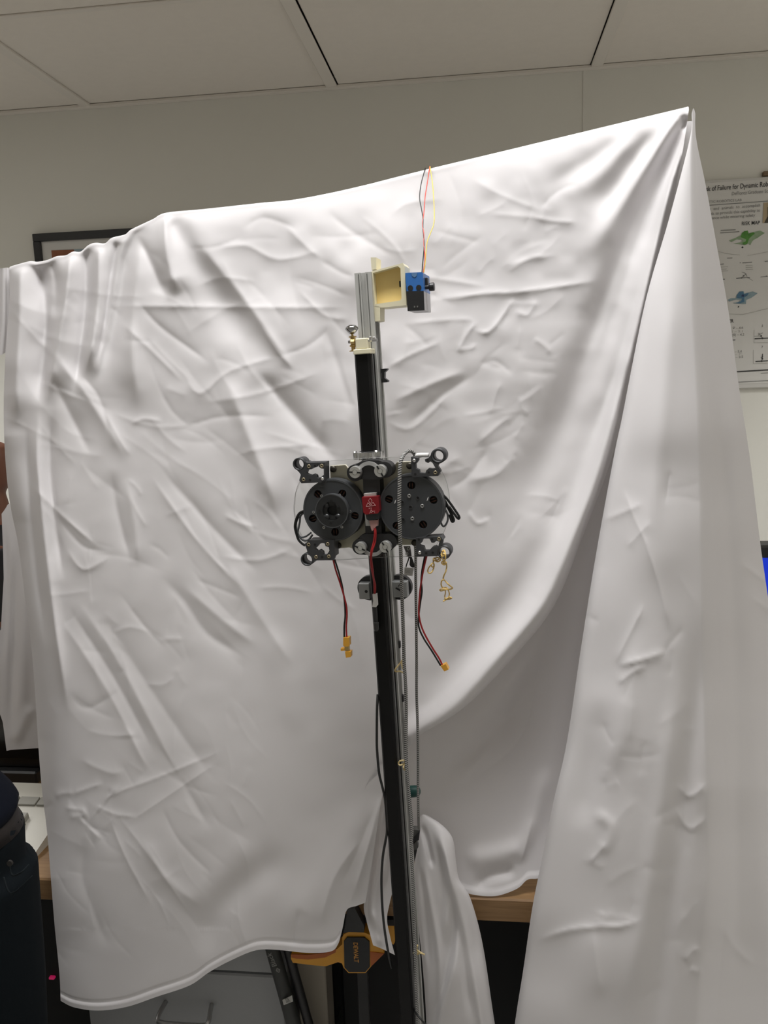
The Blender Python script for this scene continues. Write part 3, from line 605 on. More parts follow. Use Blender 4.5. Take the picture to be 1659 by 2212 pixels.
mk('printed_shape', *poly_prism([(ax0+.19, WALLY-.0166, az1-.01), (ax0+.27, WALLY-.0166, az1), (ax0+.42, WALLY-.0166, az1-.002), (ax0+.5, WALLY-.0166, az1-.2), (ax0+.3, WALLY-.0166, az1-.3), (ax0+.17, WALLY-.0166, az1-.06)], (0, .001, 0)), mat('print_tan', (.36, .26, .2), .5, noise=.2, nscale=18), pr)
# poster board
BD = .022
q = wp(1602, 839, BD); pz0 = q[2]; px0 = wp(1485, 420, BD)[0]; px1 = px0+1.02; pz1 = wp(1600, 385, BD)[2]
t = E('research_poster', ((px0+px1)/2, WALLY-.01, pz0), 'white research poster board with a risk map chart mounted on the wall', 'poster')
mk('board', *bx(px0, px1, WALLY-BD, WALLY-.0008, pz0, pz1, .003), mat('poster_board', (.60, .59, .56), .7), t)
sh = bx(px0+.012, px1-.012, WALLY-BD-.0015, WALLY-BD+.001, wp(1600, 829, BD)[2], pz1-.012)
sheet_p = mk('paper_sheet', *sh, PAPER, t)
PD = BD+.0032
def pline(pts, r, m_, par=sheet_p, name='printed_line'):
    w = [wp(a, b, PD) for a, b in pts]; o = MB()
    for i in range(len(w)-1):
        d = w[i+1]-w[i]; l = np.linalg.norm(d); d /= l; n = np.cross(d, A([0, 1, 0]))
        o.add(*box((w[i]+w[i+1])/2, (l/2, .0004, r), (d, A([0, 1, 0]), n)))
    return o.build(name, m_, par)
def ptext(s, a, b, h, m_, bold=0.0):
    """text from pixel a to pixel b (baseline), cap height h in pixels"""
    w0, w1 = wp(*a, PD), wp(*b, PD); k = h/FPX*WALLY/.69
    return lettering(s, w0, w1-w0, ZU, m_, sheet_p, width=float(np.linalg.norm(w1-w0)), size=k, bold=bold)
ptext('sk of Failure for Dynamic Rob', (1525.5, 413), (1659, 402.5), 9.0, INK, .006)
ptext('DeFlorez Graduate Sc', (1581, 422), (1659, 416), 6.5, INKG)
ptext('ETIC ROBOTICS LAB', (1530, 438.5), (1602, 434.5), 4.6, INKG)
pline([(1500, 446), (1532, 443.5), (1700, 431.5)], .0015, INKG)
ptext('s  and  animals  to  accomplish', (1533, 454.5), (1642, 446), 5.6, INKG)
ptext('ek to provide this capability to', (1535, 464.5), (1642, 457), 5.6, INKG)
ptext('ance while ensuring safety', (1537, 474), (1631, 467.5), 5.6, INKG)
ptext('RISK MAP', (1602.5, 487), (1641.5, 484.5), 7, INK, .004)
pline([(1557, 498), (1589, 496.3)], .0016, INKG); pline([(1556, 503), (1597, 500.4)], .0016, INKG)
def blob(pts, m_, n=3, seed=1, name='chart_patch'):
    return mk(name, *poly_prism([wp(a, b, PD+.0002*n) for a, b in pts], (0, .0004, 0)), m_, sheet_p)
GRN = mat('chart_green', (.075, .24, .035), .6, noise=.45, nscale=60); GRN2 = mat('chart_green_pale', (.26, .36, .22), .6, noise=.3, nscale=70)
BLU = mat('chart_blue', (.07, .17, .27), .6, noise=.5, nscale=60); BLU2 = mat('chart_blue_pale', (.24, .33, .36), .6, noise=.3, nscale=70)
def c5(l): return [(1500+a/10.434, 380+b/10.434) for a, b in l]
def c6(l): return [(1500+a/7.138, 540+b/7.138) for a, b in l]
blob(c5([(780, 1455), (920, 1400), (1060, 1330), (1080, 1270), (1200, 1225), (1230, 1290), (1400, 1250), (1480, 1232), (1590, 1285), (1500, 1345), (1420, 1400), (1340, 1440), (1300, 1480), (1260, 1560), (1210, 1520), (1140, 1560), (1010, 1540), (870, 1525), (1030, 1500), (1090, 1470), (1060, 1440), (960, 1430), (830, 1490)]), GRN2, 1)
blob(c5([(1040, 1380), (1070, 1290), (1130, 1240), (1200, 1240), (1220, 1300), (1330, 1270), (1360, 1300), (1290, 1360), (1230, 1420), (1210, 1480), (1190, 1540), (1110, 1545), (1080, 1510), (1150, 1480), (1170, 1430), (1090, 1400)]), GRN, 2)
blob(c5([(1055, 1620), (1085, 1585), (1110, 1605), (1090, 1635)]), INK, 1)
blob(c6([(510, 770), (560, 745), (640, 740), (650, 700), (690, 640), (760, 635), (770, 670), (840, 655), (900, 640), (975, 668), (930, 700), (880, 735), (800, 770), (795, 830), (720, 830), (590, 820), (680, 800), (720, 770), (640, 765), (540, 795)]), BLU2, 1)
blob(c6([(650, 740), (655, 690), (695, 645), (750, 640), (765, 680), (840, 660), (820, 700), (770, 730), (770, 800), (700, 825), (640, 820), (720, 790), (735, 750)]), BLU, 2)
blob(c6([(720, 715), (740, 685), (770, 690), (760, 725)]), mat('chart_navy', (.02, .035, .1), .6), 3)
blob(c6([(665, 885), (680, 862), (692, 868), (688, 886)]), INK, 1)
pline(c6([(360, 20), (500, 55), (600, 70), (700, 75)]), .0006, INKL); pline(c6([(820, 88), (1000, 55), (1135, 25)]), .0006, INKL)
pline(c6([(530, 985), (640, 990), (760, 992)]), .0006, INKL); pline(c6([(760, 990), (960, 945), (1135, 900)]), .0006, INKL)
pline(c6([(505, 125), (585, 122)]), .0012, INKG); pline(c6([(388, 222), (452, 215)]), .0018, INKG)
for (a, b) in (((400, 265), (520, 258)), ((405, 298), (500, 292)), ((415, 326), (520, 320)), ((790, 240), (900, 235)), ((790, 268), (900, 264)), ((790, 300), (905, 295))): pline(c6([a, b]), .0009, INKL)
pline(c6([(700, 200), (715, 195)]), .0018, INKG); pline(c6([(740, 198), (890, 188)]), .0018, INKG); pline(c6([(1085, 178), (1135, 172)]), .0016, INKG)
pline(c6([(645, 437), (855, 425)]), .0012, INK); pline(c6([(725, 432), (760, 400), (797, 370)]), .001, INKG); pline(c6([(730, 340), (780, 352), (810, 400), (812, 412)]), .0008, INKG); pline(c6([(790, 428), (850, 440), (900, 472)]), .0007, INKL)
pline(c6([(427, 455), (470, 450)]), .0014, INK); pline(c6([(1020, 415), (1135, 408)]), .0011, INKG)
for c in ((725, 432, 9), (760, 400, 11), (797, 370, 7), (1030, 1325, 14), (1050, 1360, 15), (1048, 1678, 14), (1038, 1712, 14), (1110, 405, 9)): blob(c6(circ((c[0], c[1]), c[2], 10)), INK, 1)
ptext('ER', c6([(530, 1122)])[0], c6([(605, 1118)])[0], 6.6, INK, .01)
for s, a, b, m2 in (('θ – 4.6', (592, 1222), (752, 1214), INKG), ('ℓ – 3.1', (585, 1275), (745, 1268), INKL), ('|θ̇| – 4.2', (585, 1328), (768, 1318), INKG), ('– 3.4', (620, 1585), (730, 1578), INKG), ('– 7', (625, 1625), (715, 1620), INKL), ('– 3.5', (635, 1672), (752, 1662), INKG)):
    ptext(s.replace('ℓ', 'l').replace('θ̇', 'θ'), c6([a])[0], c6([b])[0], 4.6, m2)
pline(c6([(575, 1390), (632, 1388)]), .0018, INK); pline(c6([(930, 1368), (1135, 1358)]), .0020, INK); pline(c6([(945, 1718), (1135, 1708)]), .0020, INK)
pline(c6([(920, 1328), (1030, 1325), (1050, 1360)]), .0008, INKG); pline(c6([(985, 1312), (1055, 1278)]), .0012, INKG); pline(c6([(990, 1280), (1015, 1305)]), .0010, INKG); pline(c6([(1048, 1678), (1052, 1600)]), .0014, INK); pline(c6([(1025, 1660), (1060, 1640)]), .0010, INK)
for x_, y_a, y_b in ((920, 1230, 1430), (912, 1540, 1750)): pline(c6([(x_, y_a), (x_, y_b), (x_+215, y_b-5)]), .0005, INKL)
ptext('2', c6([(1040, 1185)])[0], c6([(1058, 1184)])[0], 4.2, INK); ptext('7', c6([(1035, 1512)])[0], c6([(1055, 1511)])[0], 4.2, INK)
pline(c6([(590, 1881), (648, 1877), (1700, 1815)]), .0026, INK); pline(c6([(560, 2044), (675, 2037), (1700, 1980)]), .0013, INKG); pline(c6([(1025, 1900), (1135, 1893)]), .0012, INKG)
q0 = wp(1649.5, 438, PD); ph = mk('portrait_photo', *bx(q0[0], q0[0]+.10, q0[1]-.0005, q0[1]+.0005, q0[2]-.088, q0[2]), mat('photo_tan', (.42, .33, .2), .5, noise=.2, nscale=30), sheet_p)
mk('photo_shape', *poly_prism([(q0[0]+.018, q0[1]-.001, q0[2]-.02), (q0[0]+.05, q0[1]-.001, q0[2]-.008), (q0[0]+.08, q0[1]-.001, q0[2]-.03), (q0[0]+.09, q0[1]-.001, q0[2]-.088), (q0[0]+.006, q0[1]-.001, q0[2]-.088), (q0[0]+.02, q0[1]-.001, q0[2]-.06)], (0, .0006, 0)), mat('photo_dark', (.045, .035, .02), .5), ph)
w = wp(1647.5, 381, .012); b_ = tag(mk('wooden_hanger', *bx(w[0], w[0]+.12, WALLY-.018, WALLY, w[2], w[2]+.021, .003), wood_mat('hanger_wood', (.14, .09, .045), (.2, .13, .07))), 'small brown wooden strip fixed to the wall above the poster', 'strip')

# ------------------------------------------------------------------ bench and what is around it
BZ, BYF = .75, 1.264
t = E('workbench', (-.4, 1.66, 0), 'long workbench with thick wooden top and tan steel legs', 'workbench')
mk('top', *bx(-2.3, .30, BYF, 2.06, BZ-.045, BZ, .003), WOOD, t)
lg0, lg1 = PY(645, 2150, 1.34), PY(706, 2150, 1.34)
for xx in (lg0[0], .22, -2.2): mk('leg', *bx(xx, xx+(lg1[0]-lg0[0]), 1.34, 1.40, 0, BZ-.045, .002), TAN, t)
for xx in (-2.2, .22, lg0[0]): mk('leg', *bx(xx, xx+.045, 1.98, 2.03, 0, BZ-.045, .002), TAN, t)
mk('dark_filler_panel', *bx(-2.3, .3, 2.035, 2.055, .05, BZ-.045), mat('black_panel', (.008, .008, .009), .7), t)  # added panel that keeps the space beneath the bench dark
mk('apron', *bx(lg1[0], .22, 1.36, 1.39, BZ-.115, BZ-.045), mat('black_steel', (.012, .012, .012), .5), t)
t = E('dark_filler_box', (-.02, 1.6, 0), 'added black box that darkens the space under the workbench between its legs', 'box')  # box put in so the gap between the legs reads black
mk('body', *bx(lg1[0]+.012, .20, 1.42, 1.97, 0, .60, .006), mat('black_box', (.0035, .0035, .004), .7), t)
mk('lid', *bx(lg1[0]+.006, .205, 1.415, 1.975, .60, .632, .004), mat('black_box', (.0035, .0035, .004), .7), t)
t = E('side_desk', (1.35, 1.98, 0), 'plain desk carrying the blue screen monitor behind the sheet', 'desk')
mk('top', *bx(.85, 1.9, 1.75, 2.25, BZ-.03, BZ, .003), WOOD, t)
for xx in (.87, 1.84):
    for yy in (1.77, 2.19): mk('leg', *bx(xx, xx+.04, yy, yy+.04, 0, BZ-.03, .002), TAN, t)
# drawer cabinet
cl, cr = PY(188, 2180, 1.33)[0], PY(618, 2150, 1.33)[0]
t = E('drawer_cabinet', ((cl+cr)/2, 1.6, 0), 'grey metal drawer cabinet with a bar handle under the workbench', 'cabinet')
mk('body', *bx(cl, cr, 1.345, 1.9, 0, .68, .003), CABG, t)
zs = PY(500, 2100, 1.33)[2]
hz = PY(400, 2203, 1.30)[2]
for k, (z0_, z1_) in enumerate(((zs+.0025, .675), (zs-.26, zs-.0025), (.03, zs-.265))):
    d_ = mk('drawer', *bx(cl+.004, cr-.004, 1.328, 1.346, z0_, z1_, .003), CABG, t)
    if k == 0: continue
    hzz = hz if k == 1 else hz-.26
    ha, hb = PY(343, 2200, 1.3)[0], PY(452, 2200, 1.3)[0]
    mk('handle', *tube([(ha+.004, 1.328, hzz+.012), (ha+.002, 1.312, hzz+.010), (ha, 1.296, hzz+.004), (ha+.008, 1.290, hzz), ((ha+hb)/2, 1.289, hzz-.001), (hb-.008, 1.290, hzz), (hb, 1.296, hzz+.004), (hb-.002, 1.312, hzz+.010), (hb-.004, 1.328, hzz+.012)], .0045, 10, 6), STEEL, d_, True)
# leaning folded pole with lettering
pa, pb = PY(583, 2030, 1.290), PY(668, 2330, 1.290)
dr = (pb-pa)/np.linalg.norm(pb-pa); pa = pa-dr*.02; Lp = (pa[2]-.012)/-dr[2]
t = E('leaning_pole', tuple(pa+dr*Lp), 'dark grey pole leaning against the drawer cabinet with a small white size sticker', 'pole')
mk('shaft', *lathe(pa, dr, [(.0115, 0), (.0128, .004), (.0132, .12), (.0145, .3), (.0145, Lp-.01), (.012, Lp)], 28), mat('pole_grey', (.038, .040, .038), .5), t, True)
mk('shaft', *lathe(pa+A([.024, .012, .0]), dr, [(.008, 0), (.0088, .004), (.0088, Lp-.01), (.007, Lp)], 20), BLACKP, t, True)
front = A([0, -1, 0])-dr*(-dr[1]); front /= np.linalg.norm(front); sd = np.cross(front, dr)
if sd[0] < 0: sd = -sd
def on_pole(x, y):
    d = ray(x, y); n = A([0, -1, 0]); s_ = ((pa[1]-.0152)-CAM[1])/d[1]; return CAM+d*s_
w0, w1 = on_pole(598, 2086), on_pole(583, 2052)
xd = (w1-w0)/np.linalg.norm(w1-w0); yd = np.cross(A([0, -1, 0]), xd); yd = -yd if yd[0] > 0 else yd
LOGOG = mat('pole_print', (.22, .22, .21), .5)
lettering('Black', w0, xd, yd, LOGOG, t, size=.0135, bold=.01)
m_ = MB(); c_ = on_pole(600.5, 2096)
for k_, r_ in ((0, .0058),):
    pts = [c_+xd*r_*1.0, c_+yd*r_*.8, c_-xd*r_*1.0, c_-yd*r_*.8]; inn = [c_+(q_-c_)*.55 for q_ in pts]
    m_.add(*poly_prism(pts, (0, .0008, 0), [inn[::-1]]))
    m_.add(*poly_prism([c_+(q_-c_)*.3 for q_ in pts], (0, .0008, 0)))
m_.build('diamond_mark', LOGOG, t)
sk = [on_pole(*q_) for q_ in ((610, 2160), (631, 2150), (633, 2163), (613, 2171))]
st_ = mk('size_sticker', *poly_prism([q_+A([0, -.0004, 0]) for q_ in sk], (0, .0008, 0)), mat('sticker_white', (.5, .5, .48), .6), t)
ex_ = (sk[1]-sk[0])/np.linalg.norm(sk[1]-sk[0]); ey_ = np.cross(A([0, -1, 0]), ex_); ey_ = ey_ if ey_[2] > 0 else -ey_
lettering('75', sk[0]+ex_*.0055-ey_*.0045+A([0, -.0012, 0]), ex_, ey_, INK, st_, size=.0072)
lettering('cm', sk[0]+ex_*.0045-ey_*.0088+A([0, -.0012, 0]), ex_, ey_, INK, st_, size=.0075)
# trigger clamp under the bench edge
cj = lambda l, Y: [PY(600+a/4.608, 1960+b/4.608, Y) for a, b in l]
t = E('bar_clamp', tuple(PY(780, 2090, 1.285)), 'yellow and black trigger bar clamp under the workbench edge', 'clamp')
mk('handle', *poly_prism(cj([(132, 470), (300, 480), (470, 462), (590, 415), (640, 370), (642, 300), (660, 268), (705, 245), (860, 252), (990, 300), (1060, 455), (930, 590), (916, 605), (872, 655), (705, 655), (655, 600), (640, 560), (600, 546), (480, 586), (380, 580), (150, 552), (130, 510)], 1.258), (0, .026, 0)), YEL, t)
mk('grip_inlay', *poly_prism(cj([(136, 468), (300, 474), (470, 456), (585, 412), (575, 450), (470, 500), (300, 520), (180, 510), (134, 500)], 1.2572), (0, .002, 0)), ORA, t)
bd = mk('housing', *poly_prism(cj([(690, 302), (860, 302), (912, 345), (915, 595), (870, 645), (708, 645), (664, 598), (658, 340)], 1.255), (0, .005, 0)), mat('clamp_black', (.010, .011, .012), .5), t)
w0, w1 = cj([(753, 350), (763, 548)], 1.2542)
xd = (w1-w0)/np.linalg.norm(w1-w0); yd = np.cross(A([0, -1, 0]), xd); yd = yd if yd[0] > 0 else -yd
lettering('DEWALT', w0, xd, yd, mat('badge_letters', (.50, .24, .05), .5), bd, width=float(np.linalg.norm(w1-w0)), size=.0112, bold=.03)
mk('release_lever', *poly_prism(cj([(918, 445), (1060, 460), (928, 592)], 1.2565), (0, .004, 0)), ORA, t)
mk('jaw', *poly_prism(cj([(1030, 180), (1165, 185), (1165, 350), (1150, 372), (1110, 330), (1060, 270)], 1.268), (0, .03, 0)), YEL, t)
mk('jaw_pad', *poly_prism(cj([(1025, 125), (1170, 125), (1170, 185), (1028, 182)], 1.268), (0, .03, 0)), BLACKP, t)
mk('upper_housing', *poly_prism(cj([(690, 20), (770, 15), (860, 190), (858, 250), (700, 245), (650, 262), (668, 200)], 1.2435), (0, .018, 0)), BLACKP, t)
bq = PY(783, 2100, 1.277); mk('bar', *bx(bq[0]-.011, bq[0]+.011, 1.274, 1.282, bq[2]-.34, bq[2]+.07, .002), mat('clamp_bar', (.03, .03, .03), .4, .6), t)
# things on the bench past the free side of the sheet
kw = PZ(64, 1830, BZ); kx1 = PZ(112, 1830, BZ)[0]
t = E('desk_keyboard', (-.95, 1.42, BZ), 'beige desktop keyboard with raised grey keys on the workbench', 'keyboard')
def kp(x, y, z): return PZ(x, y, z)
Xr = PZ(95, 1790, BZ+.02)[0]+.02; Yn = PZ(66, 1852, BZ)[1]; Yf = Yn+.19
body = [(Xr-.42, Yn, BZ+.012), (Xr-.42, Yf, BZ+.05), (Xr, Yf, BZ+.05), (Xr, Yn, BZ+.012)]
v = [A(p_) for p_ in body]+[A([p_[0], p_[1], BZ]) for p_ in body]
mk('case', v, [(0, 3, 2, 1), (4, 5, 6, 7), (0, 1, 5, 4), (1, 2, 6, 5), (2, 3, 7, 6), (3, 0, 4, 7)], mat('beige_plastic', (.62, .60, .53), .5), t)
slope = math.atan2(.038, .19); ua = A([0, math.cos(slope), math.sin(slope)]); un = A([0, -math.sin(slope), math.cos(slope)])
KEY = mat('key_grey', (.33, .32, .28), .55)
kme = None
for r_ in range(4):
    for c_ in range(13):
        cpos = A([Xr-.06-.0205*c_-.004*r_, Yn, BZ+.012])+ua*(.022+.0205*r_)+un*.006
        if kme is None:
            o = mk('key', *box(cpos, (.0088, .0088, .007), (A([1, 0, 0]), ua, un), .002), KEY, t); kme = (o, cpos)
        else:
            o = kme[0].copy(); COL.objects.link(o); o.parent = t; o.location = tuple(cpos-kme[1]); ORG[o.name] = ORG[t.name]
for c_ in range(5): mk('function_key', *box(A([Xr-.045-.045*c_, Yn, BZ+.012])+ua*.135+un*.002, (.021, .012, .003), (A([1, 0, 0]), ua, un), .001), KEY, t)
mq = PY(85, 1700, 1.62); t = E('dark_monitor', (-1.05, 1.66, BZ), 'dark switched off monitor standing behind the beige keyboard', 'monitor')
mk('bezel', *bx(-1.42, -.84, 1.62, 1.655, BZ+.03, BZ+.36, .004), mat('monitor_black', (.007, .007, .008), .35), t)
mk('panel', *bx(-1.40, -.86, 1.617, 1.622, BZ+.055, BZ+.345), mat('panel_dark', (.004, .004, .005), .2), t)
mk('foot', *bx(-1.26, -1.02, 1.60, 1.74, BZ, BZ+.03, .004), BLACKP, t)
# monitor with a blue screen
w = PY(1645.5, 1174, 1.95); t = E('blue_screen_monitor', (w[0]+.24, 1.97, BZ), 'black monitor showing a plain blue screen beside the sheet', 'monitor')
mk('bezel', *bx(w[0]-.03, w[0]+.47, 1.95, 1.985, w[2]-.33, w[2], .004), mat('bezel_grey', (.05, .048, .043), .5), t)
mk('inner_frame', *bx(w[0]-.02, w[0]+.46, 1.946, 1.952, w[2]-.32, w[2]-.010), BLACKP, t)
mk('screen', *bx(w[0]-.005, w[0]+.445, 1.944, 1.948, w[2]-.30, w[2]-.034), mat('blue_screen', (.005, .01, .06), .3, emit=((.004, .03, .55), .9)), t)
mk('stand', *bx(w[0]+.2, w[0]+.26, 1.97, 1.995, BZ, w[2]-.2, .003), BLACKP, t); mk('foot', *bx(w[0]+.12, w[0]+.34, 1.93, 2.04, BZ, BZ+.012, .004), BLACKP, t)
# powered box with its pink-red light; case widened to darken the under-bench space
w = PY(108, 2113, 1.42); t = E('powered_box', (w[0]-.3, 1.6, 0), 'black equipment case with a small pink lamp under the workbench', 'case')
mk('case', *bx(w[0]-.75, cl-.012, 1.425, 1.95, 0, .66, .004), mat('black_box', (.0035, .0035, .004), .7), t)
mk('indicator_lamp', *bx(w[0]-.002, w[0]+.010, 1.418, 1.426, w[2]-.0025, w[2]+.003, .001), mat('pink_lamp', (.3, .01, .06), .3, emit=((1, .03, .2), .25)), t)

# ------------------------------------------------------------------ the post with its black rail
ANG = math.radians(7.0); EX = A([math.cos(ANG), -math.sin(ANG), 0]); EY = A([math.sin(ANG), math.cos(ANG), 0]); EZ = A([0, 0, 1])
TILT = .011                                                      # the post leans a touch to the left as it rises
top_c = PY(781, 765, 1.13); low_c = PY(872, 2100, 1.13)
RO = PY(803.5, 1100, 1.13)
UPV = top_c-low_c; UPV[1] = 0; UPV /= np.linalg.norm(UPV)
EXT = EX-UPV*(EX@UPV); EXT /= np.linalg.norm(EXT); EYT = np.cross(UPV, EXT)
def RP(x, y, ly=0.0):
    d = ray(x, y); s = ((RO-CAM)@EYT+ly)/(d@EYT); return CAM+d*s
def LC(p_): d = A(p_)-RO; return A([d@EXT, d@EYT, d@UPV])
def LW(x, y, z): return RO+EXT*x+EYT*y+UPV*z
AX = (EXT, EYT, UPV)
S1 = float(np.linalg.norm(RP(801, 1100)-RP(800, 1100)))          # metres per pixel on the rail face
zf = -(RO[2])/UPV[2]                                             # local height of the floor
rail_hw = .0112
ztop_rail = LC(RP(783, 765))[2]; ztop_ext = LC(RP(785, 588, .02))[2]
def lbox(x0_, x1_, y0_, y1_, z0_, z1_, bev=0.0): return box(LW((x0_+x1_)/2, (y0_+y1_)/2, (z0_+z1_)/2), ((x1_-x0_)/2, (y1_-y0_)/2, (z1_-z0_)/2), AX, bev)
def lprism(pts2, z0_, z1_):
    return poly_prism([LW(a, b, z0_) for a, b in pts2], UPV*(z1_-z0_))
post = E('rail_post', tuple(LW(0, .03, zf)), 'tall aluminium extrusion post carrying a black front rail', 'post')
# t-slot extrusion profile
ex0 = LC(RP(766, 600, .022))[0]; ex1 = LC(RP(802, 600, .022))[0]; xc = (ex0+ex1)/2; hw = (ex1-ex0)/2; D0, D1 = .022, .022+2*hw*1.38
def slot(): return 0.0036, 0.0040
prof = []
g, gd = slot()
yc1, yc2 = D0+hw*.78, D1-hw*.78
prof += [(xc-hw, D0), (xc-g, D0), (xc-g, D0+gd), (xc+g, D0+gd), (xc+g, D0), (xc+hw, D0)]
for yc in (yc1, yc2): prof += [(xc+hw, yc-g), (xc+hw-gd, yc-g), (xc+hw-gd, yc+g), (xc+hw, yc+g)]
prof += [(xc+hw, D1), (xc+g, D1), (xc+g, D1-gd), (xc-g, D1-gd), (xc-g, D1), (xc-hw, D1)]
for yc in (yc2, yc1): prof += [(xc-hw, yc+g), (xc-hw+gd, yc+g), (xc-hw+gd, yc-g), (xc-hw, yc-g)]
mk('extrusion', *lprism(prof, zf, ztop_ext), ALU, post)
m_ = MB()
for yy in (D0+.004, yc1+.009, yc2-.009):
    if yy > D0+.01: m_.add(*lbox(xc+hw-.0004, xc+hw+.0005, yy-.0008, yy+.0008, zf, ztop_ext-.002))
for xx in (xc-hw+.006, xc+hw-.006): m_.add(*lbox(xx-.0006, xx+.0006, D0-.0005, D0+.0004, ztop_rail, ztop_ext-.002))
m_.build('profile_ribs', ALUG, post)
mk('rail', *lprism([(-rail_hw, .0035), (-rail_hw+.0028, 0), (rail_hw-.0028, 0), (rail_hw, .0035), (rail_hw, .018), (rail_hw+.002, .022), (-rail_hw-.002, .022), (-rail_hw, .018)], zf, ztop_rail), BLACKR, post)
mk('rail_edge_strip', *lbox(rail_hw, rail_hw+.003, .006, .010, zf, ztop_rail), mat('rail_edge_grey', (.10, .10, .10), .4, .5), post)
# cap on the rail
f_ = lambda a, b, ly=0.0: RP(730+a/13.825, 680+b/13.825, ly)
def fl(a, b, ly=0.0): return LC(f_(a, b, ly))
c0, c1_ = fl(478, 1125), fl(1018, 1000)
mk('cap_plate', *lbox(c0[0], c1_[0]-.001, -.004, .020, ztop_rail, c1_[2], .001), CREAM, post)
b0, b1 = fl(540, 1000), fl(880, 685)
capb = mk('cap_block', *lbox(b0[0], b1[0], -.002, .016, c1_[2], b1[2], .0012), CREAM, post)
bz = fl(420, 800)[2]
mk('cross_bolt', *cyl(LW(b0[0]-.012, .006, bz), EXT, .0022, b1[0]-b0[0]+.024, 14), STEEL, post, True)
m_ = MB(); m_.add(*lathe(LW(b0[0]-.0085, .006, bz+.000), EXT, [(.0046, 0), (.0058, .001), (.0058, .006), (.0046, .007)], 6)); m_.build('brass_nut', BRASS, post)
m_ = MB(); m_.add(*lathe(LW(b1[0]+.001, .006, bz+.002), EXT, [(.003, 0), (.0042, .001), (.0042, .004), (.0028, .005), (.0028, .009)], 10)); m_.build('end_nut', CHROME, post, False)
m_ = MB(); m_.add(*lathe(LW(b0[0]-.0055, .006, bz-.0135), UPV, [(.006, 0), (.006, .0012), (.003, .002), (.003, .006), (.0052, .007), (.0052, .0085), (.0035, .0095), (.0035, .019), (.0055, .0195), (.0055, .021), (.002, .0215)], 14)); m_.build('clamp_fitting', BRASS, post)
kz = fl(390, 660)[2]; kx = fl(395, 600)[0]
mk('knob_stem', *lathe(LW(kx, .006, kz), UPV, [(.0017, -.004), (.0017, .0105)], 12), BRASS, post, True)
kr = (fl(565, 370)[0]-fl(178, 370)[0])/2; kc = fl(372, 370)
mk('knob', *lathe(LW(kc[0], .006, kc[2]-.0085), UPV, [(.0016, -.001), (.004, 0), (kr*.75, .0028), (kr, .0062), (kr*.96, .0082), (kr*.7, .0108), (kr*.3, .0122), (.0005, .0126)], 28), KNOB, post, True)
# cable clips on the side of the extrusion
def clip(pxx, pyy, h, full=False):
    c_ = LC(RP(pxx, pyy, yc2)); sx = xc+hw
    if full:
        pts = [(1215, 1620), (1462, 1603), (1468, 1645), (1385, 1720), (1385, 1890), (1490, 1965), (1480, 2015), (1250, 2030)]
        hol = [(1275, 1735), (1310, 1735), (1320, 1905), (1290, 1905)]
        v_, fc = poly_prism([f_(a, b, yc2-.005) for a, b in pts], EYT*.010, [[f_(a, b, yc2-.005) for a, b in hol]])
        return mk('cable_clip', v_, fc, BLACKP, post)
    z_ = c_[2]; m2 = MB(); m2.add(*lbox(sx-.003, sx+.0028, yc2-.003, yc2+.003, z_-h, z_+h*.8, .001))
    return m2.build('cable_clip', BLACKP, post)
clip(0, 0, 0, True)
for yy in (1391, 1507, 1622, 1734): clip(862, yy, .0062)
# travel stop: two aluminium blocks with black discs
dq = lambda a, b, ly: RP(680+a/5.184, 1190+b/5.184, ly)
SP = .030
for (pa_, pb_, cc, rr, hole) in (((485, 365), (620, 542), (612, 420), 140, (575, 455)), ((845, 345), (1042, 522), (945, 412), 140, None)):
    a_, b_ = LC(dq(pa_[0], pa_[1], SP)), LC(dq(pb_[0], pb_[1], SP)); cl_ = LC(dq(cc[0], cc[1], SP+.012))
    blk = mk('stop_block', *lbox(a_[0], b_[0], SP, SP+.012, b_[2], a_[2], .001), mat('stop_aluminium', (.36, .37, .37), .45, .5), post)
    mk('rubber_disc', *cyl(LW(cl_[0], SP+.0125, cl_[2]), EYT, rr/5.184*S1*1.03, .010, 36), BLACKP, post)
    if hole: hh = dq(hole[0], hole[1], SP-.0004); mk('bolt_hole', *cyl(hh, EYT, .0024, .002, 16), DARK, blk)
    else:
        mk('hex_key', *poly_prism([dq(900, 420, SP-.002), dq(910, 412, SP-.002), dq(975, 445, SP-.002), dq(968, 462, SP-.002)], EYT*.002), DARK, blk)
        mk('etched_line', *poly_prism([dq(930, 398, SP-.0006), dq(938, 400, SP-.0006), dq(985, 335, SP-.0006), dq(978, 332, SP-.0006)], EYT*.0008), DARK, blk)

# ------------------------------------------------------------------ cream bracket and blue sensor at the top
ep = lambda a, b, ly: RP(700+a/5.53, 520+b/5.53, ly)
BY0 = D0+.006
t = E('mounting_bracket', tuple(ep(600, 960, BY0)), 'cream printed arm bracket bolted to the top of the post', 'bracket')
mk('mounting_tab', *poly_prism([ep(a, b, BY0) for a, b in ((556, 200), (622, 200), (622, 340), (568, 350))], EYT*.028), CREAM, t)
mk('mounting_tab', *poly_prism([ep(a, b, BY0) for a, b in ((598, 775), (668, 790), (668, 955), (608, 965))], EYT*.028), CREAM, t)
mk('arm_frame', *poly_prism([ep(a, b, BY0) for a, b in ((566, 365), (940, 266), (962, 300), (985, 770), (690, 800), (598, 790))], EYT*.034, [[ep(a, b, BY0) for a, b in ((585, 385), (880, 303), (912, 330), (926, 690), (905, 715), (610, 758))]]), CREAM, t)
mk('arm_web', *poly_prism([ep(a, b, BY0+.013) for a, b in ((580, 380), (885, 298), (918, 330), (932, 700), (905, 722), (605, 765))], EYT*.004), CREAM_GLOW, t)
mk('slot', *poly_prism([ep(a, b, BY0+.0122) for a, b in ((897, 480), (914, 480), (918, 552), (900, 552))], EYT*.002), DARK, t)
SY = BY0-.004
